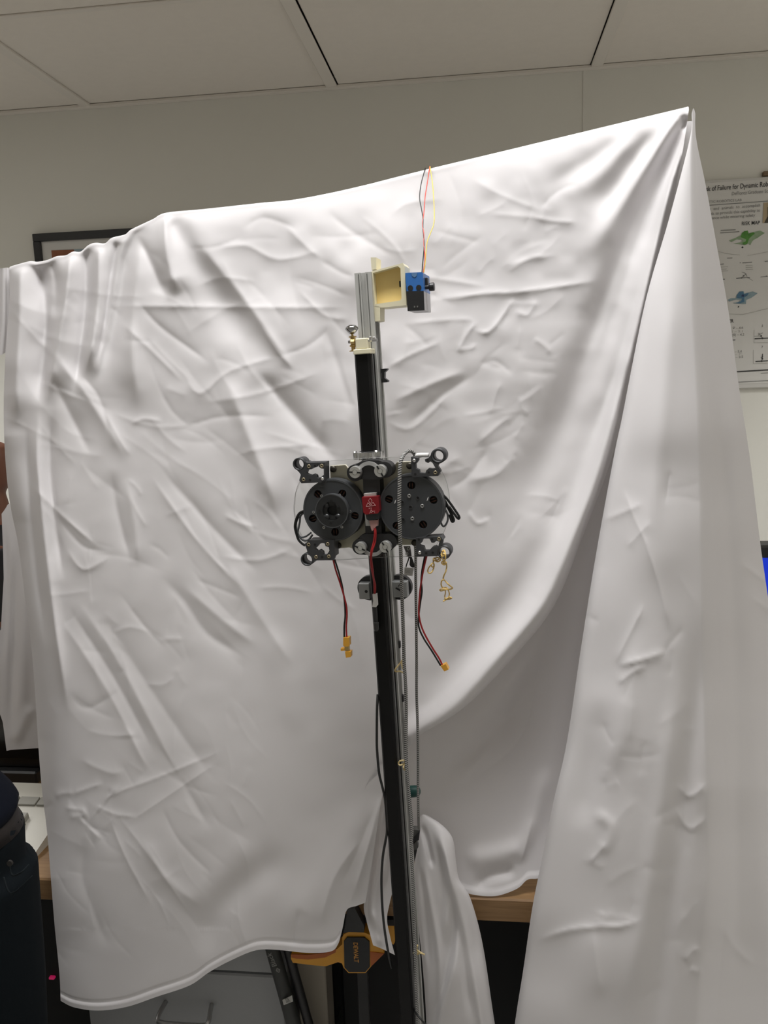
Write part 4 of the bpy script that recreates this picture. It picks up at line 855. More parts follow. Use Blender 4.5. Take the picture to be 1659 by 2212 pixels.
t = E('distance_sensor', tuple(ep(1040, 880, SY+.02)), 'blue and black distance sensor box on the cream bracket', 'sensor')
mk('lower_body', *poly_prism([ep(a, b, SY) for a, b in ((988, 606), (1190, 602), (1200, 830), (1000, 838))], EYT*.050), mat('sensor_white', (.50, .49, .50), .5), t)
mk('front_window', *poly_prism([ep(a, b, SY-.0012) for a, b in ((986, 604), (1190, 600), (1200, 832), (998, 840))], EYT*.0014), BLACKP, t)
ub = mk('upper_body', *poly_prism([ep(a, b, SY-.0005) for a, b in ((970, 385), (1160, 375), (1180, 382), (1190, 602), (986, 606))], EYT*.050), BLUE, t)
mk('side_panel', *poly_prism([ep(1192+dx, b, SY+.012) for dx, b in ((2, 400), (4, 600), (16, 835), (14, 600))], EYT*.036), mat('panel_grey', (.30, .31, .33), .5), t)
for a, b in ((1030, 565), (1130, 560)): mk('screw_recess', *cyl(ep(a, b, SY-.0012), EYT, 30/5.53*S1, .003, 18), DARK, ub)
mk('sensor_notch', *poly_prism([ep(a, b, SY-.0011) for a, b in ((1042, 385), (1112, 383), (1105, 420), (1080, 438), (1052, 422))], EYT*.001), mat('blue_pale', (.10, .20, .36), .5), ub)
for a, b in ((1080, 788), (1115, 786)): mk('window_mark', *poly_prism([ep(a+dx, b+dy, SY-.0018) for dx, dy in ((-7, -9), (8, -10), (7, 9), (-8, 10))], EYT*.0006), mat('mark_grey', (.16, .16, .15), .5), t)
pk = ep(1195, 500, SY+.018); mk('plug', *box(pk+EXT*.002, (.004, .006, .006), AX, .001), BLACKP, t)
pk2 = ep(1205, 558, SY+.014); mk('mounting_screw', *lathe(pk2, EXT, [(.003, 0), (.003, .006), (.0052, .006), (.0058, .008), (.0058, .013), (.005, .0135)], 16), BLACKP, t)
# its three thin wires, up and over the sheet
wq = lambda a, b, Y: PY(820+a/5.82, 340+b/5.82, Y)
t = E('sensor_lead', tuple(wq(545, 1450, 1.19)), 'thin black, red and yellow wires rising from the sensor over the sheet', 'wires')
Ys = np.linspace(1.185, 1.325, 10)
def wire(pts, m2, name):
    n = len(pts); mk(name, *tube([wq(a, b, 1.185+(1.270-1.185)*((1450-b)/1310.0)**1.6 if b < 1450 else 1.185) for a, b in pts]+[wq(pts[-1][0]+3, pts[-1][1]-12, 1.294), wq(pts[-1][0]+5, pts[-1][1]+40, 1.325)], .00075, 8, 8), m2, t, True)
wire([(532, 1450), (545, 1300), (560, 1090), (545, 900), (545, 760), (525, 640), (503, 500), (525, 320), (570, 155)], BLKW, 'black_wire')
wire([(548, 1450), (570, 1280), (558, 1100), (555, 960), (540, 840), (558, 680), (572, 500), (600, 320), (628, 135)], ORW, 'red_wire')
wire([(556, 1450), (572, 1330), (595, 1080), (640, 950), (682, 830), (686, 650), (672, 400), (650, 220), (634, 132)], YELW, 'yellow_wire')

# ------------------------------------------------------------------ the carriage with two motors
k1 = lambda a, b: (620+a/4.1475, 950+b/4.1475)
kA = lambda a, b: (620+a/8.194, 960+b/8.194)
kB = lambda a, b: (820+a/8.195, 960+b/8.195)
kC = lambda a, b: (740+a/9.219, 970+b/9.219)
def RPl(fn, pts, ly): return [RP(*fn(a, b), ly) for a, b in pts]
car = E('motor_carriage', tuple(RP(800, 1210, -.02)), 'charcoal two motor carriage with corner brackets riding on the post', 'machine')
mk('base_plate', *poly_prism(RPl(k1, [(385, 235), (520, 225), (600, 320), (905, 305), (985, 200), (1115, 195), (1150, 330), (1200, 560), (1160, 940), (985, 945), (900, 1000), (620, 990), (560, 965), (440, 975), (420, 700), (395, 500)], -.010), EYT*.006), mat('cream_plate', (.86, .81, .66), .5, noise=.06, nscale=50), car)
# clear plate with rounded ends
cpts = [(385, 190), (620, 170), (900, 158), (1120, 150), (1290, 185), (1380, 270), (1435, 400), (1458, 560), (1440, 720), (1400, 840), (1330, 960), (1280, 1040), (900, 1050), (430, 1078), (300, 1060), (180, 950), (95, 800), (62, 640), (75, 480), (120, 360), (200, 260), (290, 205)]
cp = mk('clear_plate', *poly_prism(RPl(k1, cpts, -.0135), EYT*.003), CLEAR, car)
loop = RPl(k1, cpts+[cpts[0]], -.0135)
mk('plate_edge', *tube(loop, .00028, 6, 4), mat('plate_edge_grey', (.42, .42, .41), .3), cp, True)
for a, b in ((410, 265), (455, 950), (1095, 235), (1140, 925)): mk('plate_screw', *lathe(RP(*k1(a, b), -.0145), EYT, [(.0022, 0), (.0045, .0006), (.0045, .004)], 16), mat('dark_screw', (.05, .045, .035), .4, .6), car, True)
# motors
def motor(fn, c, rpx, ly0, ly1, windows, wr, hub, extras, name='motor'):
    C0 = RP(*fn(*c), ly0); R0 = rpx*S1; md = .0045
    wl = [[RP(*fn(*q_), ly0) for q_ in circ(w_, wr, 12)][::-1] for w_ in windows]
    outer = [C0+R0*(math.cos(2*math.pi*k/72)*EXT+math.sin(2*math.pi*k/72)*UPV) for k in range(72)]
    m0 = mk(name, *poly_prism(outer, EYT*md, wl), MOTOR, car)
    mk('rim', *annulus(C0+EYT*md, EYT, R0*.93, R0, ly1-ly0-md-.002, 72), MOTOR, m0)
    mk('rim_bevel', *annulus(C0-EYT*.0006, EYT, R0*.955, R0*.985, .0008, 72), mat('rim_sheen', (.085, .09, .095), .35, .3), m0)
    mk('stator', *cyl(C0+EYT*(md+.004), EYT, R0*.92, .010, 48), DARK, m0)
    ctr = A(c)
    for w_ in windows:
        d = A(w_)-ctr; d /= np.linalg.norm(d); tdir = A([-d[1], d[0]])
        m2 = MB()
        for o_ in (-.42, .30):
            a_ = A(w_)+tdir*wr*o_-d*wr*.75; b_ = A(w_)+tdir*wr*o_+d*wr*.75
            m2.add(*tube([RP(*fn(*a_), ly0+.0062), RP(*fn(*b_), ly0+.0062)], .0010, 8, 2, False))
        m2.build('copper_winding', COPPER, m0, True)
    return m0, C0, R0
LM = -.037
mL, CL, RL = motor(kA, (812, 1168), 64, LM, -.0145, [(545, 880), (980, 870), (1200, 1265), (850, 1550), (455, 1315)], 72, None, None)
Hc = RP(*kA(790, 1180), LM-.009); hr = 285/8.194*S1
mk('hub', *annulus(Hc, EYT, hr*.56, hr*.96, .009, 64), MOTOR2, mL)
mk('hub_rim', *annulus(Hc-EYT*.0003, EYT, hr*.95, hr, .0095, 64), mat('hub_rim_grey', (.10, .105, .11), .3, .4), mL)
mk('hub_centre', *annulus(Hc+EYT*.003, EYT, hr*.30, hr*.58, .006, 48), MOTOR2, mL)
mk('hub_bore', *cyl(Hc+EYT*.0075, EYT, hr*.40, .001, 32), DARK, mL)
for a, b in ((780, 1000), (575, 1182), (978, 1208), (772, 1395)): mk('hub_hole', *cyl(RP(*kA(a, b), LM-.0096), EYT, .0019, .001, 14), DARK, mL)
m_ = MB()
for k in range(4):
    a_ = math.radians(45+90*k); m_.add(*lathe(Hc+EYT*.0005+hr*.5*(math.cos(a_)*EXT+math.sin(a_)*UPV), EYT, [(.0042, 0), (.0042, .006)], 14))
m_.build('hub_lug', MOTOR2, mL, True)
for a, b in ((610, 912), (930, 898), (1115, 1185), (468, 1200), (650, 1472), (970, 1462)): mk('rim_screw', *annulus(RP(*kA(a, b), LM-.0006), EYT, .0010, .0020, .001, 14), STEEL, mL)
mR, CR, RR = motor(kB, (560, 1112), 66.0, LM, -.0145, [(560, 725), (165, 970), (952, 985), (300, 1440), (770, 1420)], 74, None, None)
for a, b in ((522, 915), (752, 1092), (578, 1317), (342, 1143)): mk('face_screw', *annulus(RP(*kB(a, b), LM-.0012), EYT, .0012, .0027, .0014, 18), mat('screw_grey', (.30, .30, .29), .35, .6), mR, True)
for a, b in ((400, 1025), (415, 1330), (545, 1112), (675, 950)): mk('face_hole', *annulus(RP(*kB(a, b), LM-.0008), EYT, .0020, .0028, .001, 16), GREYP, mR); 
for a, b in ((400, 1025), (415, 1330), (545, 1112), (675, 950)): mk('hole_bore', *cyl(RP(*kB(a, b), LM-.0003), EYT, .0021, .0006, 16), DARK, mR)
for a, b in ((275, 1015), (850, 965)): mk('light_slot', *poly_prism([RP(*kB(a+dx, b+dy), LM-.0008) for dx, dy in ((18, -38), (-2, -20), (-16, 38), (2, 22))], EYT*.0008), WHITEP, mR)
# corner brackets
BLY = -.041; BDEP = .028
def bracket(fn, body, hole, ring, brass, dark, ball, walls=()):
    br = mk('corner_bracket', *poly_prism(RPl(fn, body, BLY), EYT*.008, [RPl(fn, hole, BLY)[::-1]] if hole else []), GREYP, car)
    for wl_ in walls: mk('side_wall', *poly_prism(RPl(fn, wl_, BLY+.007), EYT*(BDEP-.007)), GREYP, br)
    rc = RP(*fn(*ring[0]), BLY); k = 1/8.195*S1
    mk('ring', *annulus(rc, EYT, ring[2]*k, ring[1]*k, .022, 40), GREYP, br, True)
    for q_ in brass: mk('brass_insert', *annulus(RP(*fn(*q_), BLY-.0006), EYT, .0011, .0027, .002, 16), mat('insert_metal', (.34, .29, .19), .35, .7), br, True)
    for q_ in brass: mk('insert_bore', *cyl(RP(*fn(*q_), BLY-.0002), EYT, .0012, .0004, 12), DARK, br)
    for q_ in dark: mk('bracket_hole', *cyl(RP(*fn(*q_), BLY-.0004), EYT, .0017, .0006, 14), DARK, br)
    for q_ in ball: mk('screw_head', *lathe(RP(*fn(*q_), BLY+.0002), -EYT, [(.0027, 0), (.0026, .0010), (.0018, .0018), (.0006, .0021)], 16), CHROME, br, True)
    return br
bracket(kA, [(322, 306), (350, 325), (668, 318), (672, 640), (640, 672), (255, 690), (215, 635), (243, 540), (228, 512), (170, 447), (245, 438), (285, 408), (306, 350), (302, 315)],
        [(340, 510), (370, 445), (430, 440), (480, 412), (520, 402), (530, 345), (555, 345), (560, 390), (600, 425), (650, 432), (650, 540), (610, 572), (560, 602), (530, 590), (520, 545), (470, 525), (430, 545), (385, 535)], ((208, 350), 106, 84), [(385, 390), (612, 380), (290, 622)], [(405, 628), (495, 380)], [(628, 608)], [[(325, 310), (350, 325), (668, 318), (668, 340), (345, 345)], [(648, 318), (668, 318), (672, 640), (652, 640)]])
bracket(kA, [(312, 1765), (390, 1695), (835, 1690), (842, 1990), (820, 2050), (505, 2055), (462, 2040), (455, 2000), (420, 1960), (370, 1935), (352, 1870)],
        [(490, 1852), (540, 1805), (570, 1762), (620, 1748), (665, 1752), (680, 1800), (740, 1818), (750, 1880), (730, 1912), (700, 1958), (640, 1958), (630, 1902), (580, 1868), (530, 1888)], ((352, 2040), 112, 90), [(380, 1775), (718, 1765), (512, 1995), (738, 1985)], [(492, 1775), (622, 1992)], [], [[(390, 1695), (835, 1690), (835, 1712), (380, 1718)], [(815, 1690), (835, 1690), (842, 1990), (822, 1990)]])
bracket(kB, [(555, 225), (690, 240), (688, 285), (655, 330), (637, 345), (642, 430), (698, 450), (710, 505), (810, 512), (826, 460), (870, 422), (925, 432), (960, 428), (992, 425), (935, 325), (900, 302), (860, 330), (812, 310), (797, 268), (865, 238), (890, 205), (930, 165), (922, 215), (940, 270), (985, 312), (1040, 322), (1055, 335), (1032, 385), (1085, 470), (1035, 560), (580, 578), (565, 400)], None,
        ((1036, 206), 122, 84), [(985, 500)], [(850, 280), (630, 525), (870, 495)], [(612, 285)], [[(555, 225), (575, 228), (590, 560), (568, 560)], [(580, 560), (1035, 545), (1035, 560), (580, 578)]])
bracket(kB, [(645, 1650), (1085, 1632), (1125, 1695), (1108, 1775), (1062, 1830), (1040, 1870), (1030, 1915), (1045, 1965), (1010, 1985), (970, 1978), (650, 1990)],
        [(702, 1772), (742, 1742), (770, 1668), (850, 1666), (882, 1668), (920, 1740), (968, 1740), (1010, 1706), (1058, 1722), (1030, 1826), (1000, 1802), (942, 1812), (902, 1850), (885, 1878), (800, 1880), (782, 1812), (722, 1792)], ((1140, 1915), 112, 88), [(1050, 1675)], [(930, 1680), (695, 1685), (825, 1925), (940, 1915)], [(710, 1915)], [[(650, 1650), (1085, 1632), (1090, 1650), (650, 1668)], [(1085, 1632), (1125, 1695), (1108, 1700), (1072, 1640)]])
# centre block, roller housings and arches
mk('centre_block', *poly_prism(RPl(kC, [(392, 330), (730, 330), (790, 1950), (468, 1950)], -.032), EYT*.030), BLACKP, car)
HL = -.037
def lobes(l1, r1, l2, r2, mid, name):
    m2 = MB()
    m2.add(*lathe(RP(*kC(*l1), HL), EYT, [(r1/9.219*S1, .001), (r1/9.219*S1*.97, 0), (r1/9.219*S1, .001), (r1/9.219*S1, .020)][1:], 40)); m2.add(*lathe(RP(*kC(*l2), HL+.001), EYT, [(r2/9.219*S1*.97, 0), (r2/9.219*S1, .001), (r2/9.219*S1, .020)], 40))
    m2.add(*poly_prism(RPl(kC, mid, HL+.0015), EYT*.018)); return m2.build(name, BLACKP, car)
lobes((240, 478), 155, (835, 415), 152, [(240, 320), (370, 245), (560, 220), (720, 230), (835, 265), (830, 560), (740, 610), (390, 600), (240, 632)], 'roller_housing')
lobes((340, 1890+60), 150, (925, 1840), 150, [(340, 1740), (420, 1700), (800, 1690), (925, 1690), (1060, 1800), (1000, 1990), (860, 2080), (620, 2130), (480, 2110), (340, 2100)], 'roller_housing')
def arch(c, r0, r1, a0, a1, name='arch_plate'):
    pts = [(c[0]+r1*math.cos(math.radians(a)), c[1]-r1*math.sin(math.radians(a))) for a in np.linspace(a0, a1, 16)]+[(c[0]+r0*math.cos(math.radians(a)), c[1]-r0*math.sin(math.radians(a))) for a in np.linspace(a1, a0, 16)]
    mk(name, *poly_prism(RPl(kC, pts, HL-.0012), EYT*.002), GREYL, car)
arch((520, 500), 178, 252, 25, 152); arch((600, 1900), 172, 240, -148, -28)
for (c, r_, sl) in (((243, 465), 112, 6), ((745, 440), 114, 62), ((348, 1975), 110, 24), ((845, 1955), 110, 62)):
    c0_ = RP(*kC(*c), -.047); rr = r_/9.219*S1
    nt_ = mk('roller_nut', *lathe(c0_, EYT, [(rr*.36, -.0004), (rr*.38, .0010), (rr*.44, .0010), (rr*.46, 0), (rr*.95, 0), (rr, .0010), (rr, .009)], 36), NUT, car)
    a_ = math.radians(-sl); d1 = math.cos(a_)*EXT+math.sin(a_)*UPV; d2 = np.cross(EYT, d1)
    for s_ in (-1, 1): mk('nut_slot', *box(c0_+d1*s_*rr*.68-EYT*.0004, (rr*.28, .0006, .0010), (d1, EYT, d2)), DARK, nt_)
# knurled clamp collar
cc = RP(*kC(520, 120), .006); rr = 33*S1; ol = []
for k in range(96):
    a_ = 2*math.pi*k/96; r_ = rr*(.96+.09*math.copysign(abs(math.sin(9*a_))**.6, math.sin(9*a_)))
    ol.append(cc+r_*(math.cos(a_)*EXT+.8*math.sin(a_)*EYT)-UPV*.005)
ih = [cc+EXT*(rail_hw+.001)*sx+EYT*(.019*sy)-UPV*.0042 for sx, sy in ((-1, -.42), (1, -.42), (1, .6), (-1, .6))][::-1]
mk('clamp_collar', *poly_prism(ol, UPV*.010, [ih]), mat('collar_steel', (.66, .66, .66), .22, .95), car)
mk('collar_bolt', *cyl(cc+EXT*rr*.55-EYT*.006-UPV*.006, UPV, .003, .013, 14), CHROME, car, True)
mk('collar_bolt', *cyl(cc-EXT*rr*.9-UPV*.003, UPV, .003, .009, 14), CHROME, car, True)
# the motors' own wire loops
def rw(fn, pts, ly, r, m2, par, name):
    return mk(name, *tube([RP(*fn(a, b), l_) for (a, b), l_ in zip(pts, ly if hasattr(ly, '__len__') else [ly]*len(pts))], r, 8, 8), m2, par, True)
GW = mat('grey_wire', (.10, .105, .11), .4)
rw(kA, [(300, 1180), (220, 1220), (165, 1320), (140, 1450), (160, 1560), (200, 1680), (260, 1750), (320, 1790)], -.022, .0019, BLKW, car, 'motor_wire')
rw(kA, [(300, 1200), (240, 1270), (225, 1380), (205, 1480), (190, 1560), (230, 1650), (300, 1700), (380, 1690), (450, 1600)], -.020, .0015, GW, car, 'motor_wire')
rw(kA, [(290, 1220), (200, 1300), (160, 1420), (180, 1580), (240, 1640), (330, 1630), (430, 1560)], -.018, .0013, GW, car, 'motor_wire')
rw(kB, [(1040, 860), (1110, 890), (1180, 950), (1250, 1040), (1320, 1140), (1400, 1260), (1410, 1305), (1380, 1305), (1300, 1200), (1230, 1100)], -.020, .0017, BLKW, car, 'motor_wire')
rw(kB, [(1100, 880), (1160, 1010), (1220, 1130), (1270, 1230), (1310, 1330), (1300, 1365), (1275, 1350), (1240, 1240)], -.018, .0020, BLKW, car, 'motor_wire')
rw(kB, [(1110, 1090), (1180, 1180), (1210, 1290), (1190, 1390), (1140, 1450), (1100, 1420), (1080, 1350)], -.018, .0014, GW, car, 'motor_wire')

# ------------------------------------------------------------------ red motion sensor with its cable
kG = lambda a, b: (760+a/20.11, 1060+b/20.11)
IL = -.050
t = E('red_motion_sensor', tuple(RP(*kG(820, 1300), IL)), 'small red metal motion sensor with etched triangle logo on the carriage', 'sensor')
mk('pad', *poly_prism(RPl(kG, [(520, 130), (1055, 95), (1060, 300), (525, 330)], IL+.010), EYT*.006), mat('grey_pad', (.42, .42, .40), .6), t)
mk('pad', *poly_prism(RPl(kG, [(560, 980), (1150, 980), (1130, 1540), (600, 1525)], IL+.012), EYT*.004), mat('grey_pad', (.42, .42, .40), .6), t)
case = mk('case', *poly_prism(RPl(kG, [(430, 290), (1150, 245), (1205, 880), (1130, 990), (590, 1035), (500, 950)], IL), EYT*.011), REDM, t)
def gl(pts, r=.00028):
    m2 = MB()
    for i in range(len(pts)-1): m2.add(*tube([RP(*kG(*pts[i]), IL-.0002), RP(*kG(*pts[i+1]), IL-.0002)], r, 6, 2, False))
    return m2
gl([(790, 320), (880, 435), (810, 570), (725, 440), (790, 320)]).build('logo_diamond', LOGO, case)
gl([(700, 520), (620, 685), (1030, 645), (915, 505), (850, 610), (785, 618), (700, 520)]).build('logo_triangles', LOGO, case)
m_ = gl([(835, 755), (840, 870)]); 
for q_ in ([(890, 895), (1000, 890)], circ((845, 905), 42, 12)+[circ((845, 905), 42, 12)[0]], [(745, 745), (765, 785)], [(765, 745), (745, 785)], [(985, 935), (1000, 965)], [(762, 955), (785, 985)], [(820, 745), (850, 750)]):
    g2 = gl(q_); m_.add(np.vstack(g2.v), g2.f)
m_.build('axis_marks', LOGO, case)
mk('connector', *poly_prism(RPl(kG, [(590, 1030), (1130, 985), (1200, 930), (1190, 1230), (740, 1300), (640, 1240)], IL+.001), EYT*.010), BLACKP, t)
mk('glue', *poly_prism(RPl(kG, [(740, 1290), (1130, 1270), (1120, 1500), (1040, 1560), (880, 1760), (830, 1640), (800, 1480)], IL+.003), EYT*.006), PINKM, t)
rc_ = E('red_cable', tuple(RP(812, 1360, -.03)), 'red twisted cable with white tape hanging down in front of the post', 'cable')
rp_ = lambda pts, ly: [RP(a, b, l_) for (a, b), l_ in zip(pts, np.linspace(ly[0], ly[1], len(pts)))]
for k, off in ((0, 0), (1, 3.2), (2, 1.6)):
    pts = [(807+off, 1138), (809+off, 1150), (807+off*1.2, 1170), (802+off, 1188), (800+off*.8, 1205), (802+off, 1228), (806+off*.5, 1248), (808+off, 1265), (808+off*.6, 1290)]
    mk('red_wire', *tube([RP(a, b, l_) for (a, b), l_ in zip(pts, [IL+.004+.001*k, IL+.003, IL+.002+.001*k, IL, IL+.001+.001*k, -.040, -.026+.001*k, -.016, -.011])], .0009, 8, 6), REDW, rc_, True)
mk('white_tape', *poly_prism([RP(a, b, -.0155) for a, b in ((804.5, 1284), (813, 1283), (815, 1308), (812, 1312), (804, 1311), (806, 1298))], EYT*.006), WHITEP, rc_)
mk('sleeve', *tube([RP(809, 1310, -.012), RP(811, 1332, -.008), RP(813, 1360, -.006)], .0036, 12, 5), BLACKP, rc_, True)
mk('metal_tip', *tube([RP(812.5, 1343, -.0085), RP(813.5, 1362, -.0075)], .0040, 12, 3), mat('sleeve_sheen', (.03, .03, .03), .2), rc_, True)

# ------------------------------------------------------------------ cables and cords
def cable(name, pts, r, m2, label, cat='cable', group=None, n=10, per=8):
    v_, fc, uv_ = tube(pts, r, n, per, True, True); o = mk(name, v_, fc, m2, None, True, uv_); return tag(o, label, cat, group)
P3 = lambda l: [RP(a, b, c) for a, b, c in l]
cable('braided_cable', P3([(898, 986, -.028), (894, 979, -.030), (886, 974, -.034), (876, 978, -.042), (868, 990, -.052), (864, 1010, -.056), (863, 1050, -.058), (862.5, 1100, -.058), (864, 1150, -.056), (866, 1200, -.048), (868, 1270, -.030), (870, 1330, -.020), (872, 1390, -.012), (873, 1430, -.008), (876, 1480, -.004), (877.5, 1530, 0), (877, 1590, 0), (877.5, 1640, 0), (882, 1700, 0), (887, 1750, 0), (890, 1790, 0), (888, 1830, 0), (890, 1870, 0), (893, 1930, 0), (895, 2000, 0), (898, 2100, 0), (902, 2212, 0), (908, 2400, 0), (915, 2600, 0)]), .0026, BRAID, 'black and white braided cable looping over the white tube of the carriage', n=12)
cable('braided_cable', P3([(897, 1178, -.012), (898, 1195, -.008), (898, 1240, .004), (899, 1330, .012), (900, 1420, .018), (900, 1500, .02), (902, 1560, .022), (903, 1640, .024), (903, 1700, .026), (904, 1760, .028), (905, 1790, .045)]), .0021, BRAID, 'thinner black and white braided cable hanging straight from the lower bracket', n=12)
o = tag(mk('cable_tube', *tube(P3([(897, 986, -.028), (905, 983.5, -.030), (926, 983, -.031)]), .0032, 14, 4), WHITEP, None, True), 'white plastic tube lying on the upper corner bracket', 'tube')
cable('black_cable', P3([(816, 1500, .006), (814.5, 1530, -.004), (814, 1580, -.008), (814.5, 1620, -.008), (819, 1670, -.004), (826, 1700, .002), (832, 1730, .006), (836, 1790, .006), (833, 1815, .0), (827, 1850, -.006), (824, 1900, -.010), (826, 1960, -.010), (831, 2010, -.006), (840, 2065, 0), (846, 2090, .012)]), .0020, BLKW, 'thin black cable running down the left side of the post')
cable('black_cable', P3([(885, 2165, .03), (900, 2190, -.004), (918, 2212, -.012), (940, 2240, -.010)]), .0016, BLKW, 'thin black cable crossing the foot of the braided cable')
def lead(name, rpts, bpts, ly, label):
    t = E(name, tuple(RP(rpts[-1][0], rpts[-1][1]+30, ly)), label, 'cable', 'power leads with amber connectors')
    mk('red_wire', *tube([RP(a, b, ly) for a, b in rpts], .0013, 8, 8), REDW, t, True)
    mk('black_wire', *tube([RP(a, b, ly+.001) for a, b in bpts], .0013, 8, 8), BLKW, t, True)
    return t
d5 = lambda l: [(680+a/5.184, 1190+b/5.184) for a, b in l]
LW_ = -.020
t = lead('power_lead', d5([(205, 95), (235, 215), (290, 380), (325, 500), (352, 610), (360, 720), (352, 850), (358, 975)]), d5([(222, 95), (262, 220), (300, 360), (320, 470), (335, 590), (340, 720), (330, 850), (330, 975)]), LW_, 'red and black power lead with a two piece amber connector below the left motor')
def pbox(par, pts, ly, dep, m2, name): return mk(name, *poly_prism([RP(a, b, ly) for a, b in d5(pts)], EYT*dep), m2, par)
pbox(t, [(318, 975), (385, 972), (388, 1060), (375, 1072), (328, 1072), (318, 1060)], LW_-.004, .009, XT, 'connector')
pbox(t, [(332, 1072), (380, 1072), (382, 1122), (335, 1122)], LW_-.002, .006, BRASS, 'pins'); pbox(t, [(288, 1095), (332, 1092), (332, 1118), (292, 1122)], LW_-.003, .007, XT, 'side_plug')
pbox(t, [(338, 1132), (402, 1128), (402, 1190), (348, 1197)], LW_-.004, .009, XT, 'connector')
t = lead('power_lead', d5([(1252, 60), (1215, 220), (1185, 400), (1170, 560), (1165, 700), (1190, 830), (1240, 950), (1320, 1090), (1390, 1200), (1430, 1280)]), d5([(1232, 60), (1205, 200), (1192, 330), (1200, 450), (1182, 580), (1165, 720), (1165, 850), (1220, 980), (1310, 1120), (1410, 1285)]), LW_, 'red and black power lead curving to a single amber connector below the right motor')
pbox(t, [(1408, 1290), (1465, 1268), (1498, 1330), (1450, 1350)], LW_-.004, .009, XT, 'connector')
# yellow elastic cord on the lower ring
kD = lambda a, b: (850+a/11.06, 1180+b/11.06)
def cordp(l, ly=-.036): return [RP(*kD(a, b), ly+.004*math.sin(i*1.7)) for i, (a, b) in enumerate(l)]
t = E('elastic_cord', tuple(RP(*kD(1250, 1320), -.036)), 'tangled yellow elastic cord knotted on the lower corner ring', 'cord')
mk('knot', *tube(cordp([(1160, 120), (1210, 90), (1235, 160), (1190, 240), (1140, 200), (1200, 110), (1245, 200), (1230, 330), (1170, 300), (1150, 230), (1210, 180), (1240, 300), (1180, 420), (1230, 440), (1260, 380)], -.046), .0009, 8, 6), CORD, t, True)
mk('loop', *tube(cordp([(1150, 260), (1080, 310), (1000, 350), (950, 300), (1000, 290), (1040, 370), (1120, 330), (1060, 270), (960, 310), (950, 390), (900, 440), (930, 500), (970, 480), (950, 400), (900, 440), (840, 520), (820, 600), (860, 645), (920, 610), (960, 520), (970, 420)]), .0010, 8, 6), CORD, t, True)
mk('strand', *tube(cordp([(1240, 400), (1180, 430), (1150, 390), (1200, 350), (1260, 400), (1270, 500), (1250, 600), (1210, 690), (1190, 780), (1240, 830), (1300, 900), (1370, 960), (1410, 1000), (1340, 1030), (1240, 1030), (1180, 1000), (1140, 920), (1150, 830), (1200, 790)]), .0010, 8, 6), CORD, t, True)
mk('strand', *tube(cordp([(1180, 1000), (1240, 985), (1290, 1010), (1230, 1040), (1140, 1065), (1105, 1045), (1150, 1020), (1230, 1040), (1240, 1120), (1225, 1200), (1250, 1250), (1310, 1220), (1335, 1140), (1310, 1050)]), .0009, 8, 6), CORD, t, True)
mk('strand', *tube(cordp([(1225, 1240), (1270, 1250), (1340, 1220), (1390, 1235), (1350, 1260), (1270, 1270), (1215, 1300), (1195, 1315), (1215, 1285), (1270, 1250)]), .0010, 8, 6), CORD, t, True)
# rubber bands
e5 = lambda l, ly: [RP(740+a/5.53, 1360+b/5.53, ly+.002*math.sin(i*2.1)) for i, (a, b) in enumerate(l)]
tag(mk('rubber_band', *tube(e5([(715, 365), (680, 410), (640, 460), (628, 480), (635, 500), (690, 498), (735, 520), (742, 505), (715, 450), (708, 390), (735, 360), (745, 385), (715, 370)], .004), 0.0013, 8, 6), BAND, None, True), 'yellow rubber band stretched into a triangle on the braided cable', 'rubber band')
tag(mk('rubber_band', *tube(e5([(760, 1590), (755, 1570), (715, 1563), (680, 1575), (668, 1600), (690, 1620), (725, 1605), (750, 1590), (768, 1620), (760, 1660), (740, 1673), (728, 1650), (735, 1620), (755, 1595)], .002), 0.0013, 8, 6), BAND, None, True), 'yellow rubber band curled into two small loops on the braided cable', 'rubber band')
tag(mk('rubber_band', *tube([RP(a, b, .008+.003*(i % 2)) for i, (a, b) in enumerate(((893, 2060), (899, 2053), (903, 2058), (898, 2063), (908, 2059), (917, 2062), (906, 2056), (900, 2050), (902, 2042)))], 0.0013, 8, 6), BAND, None, True), 'yellow rubber band tied low on the braided cable near the bunched sheet', 'rubber band')
# ground tag and its ties
t = E('ground_tag', tuple(RP(*kD(350, 700), .004)), 'clear plastic wire tag marked GND hanging below the carriage', 'tag')
tg = mk('flag', *poly_prism([RP(*kD(a, b), .002) for a, b in ((262, 500), (330, 510), (490, 530), (450, 712), (250, 690))], EYT*.0008), mat('frosted_tag', (.52, .51, .49), .25, alpha=1), t)
lettering('GND', RP(*kD(282, 632), .0010), RP(*kD(400, 645), .001)-RP(*kD(282, 632), .001), UPV, INKG, tg, width=float(np.linalg.norm(RP(*kD(400, 645), .001)-RP(*kD(282, 632), .001))), size=.0062)
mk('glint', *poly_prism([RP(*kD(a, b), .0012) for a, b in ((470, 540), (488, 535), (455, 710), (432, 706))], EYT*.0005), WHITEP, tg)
mk('black_tab', *poly_prism([RP(*kD(a, b), .004) for a, b in ((340, 250), (430, 255), (470, 360), (512, 490), (470, 515), (410, 490), (382, 440), (395, 300))], EYT*.002), BLACKP, t)
mk('black_wire', *tube([RP(*kD(a, b), .004) for a, b in ((370, 270), (350, 340), (320, 420), (300, 495))], .0009, 8, 6), BLKW, t, True)
mk('plate', *poly_prism([RP(*kD(a, b), .003) for a, b in ((235, 0), (395, 0), (430, 240), (330, 230))], EYT*.002), mat('tag_plate', (.05, .042, .045), .4), t)
for a, b in ((355, 60), (315, 180)): mk('plate_hole', *annulus(RP(*kD(a, b), .0022), EYT, .0014, .0024, .001, 14), GREYL, t)
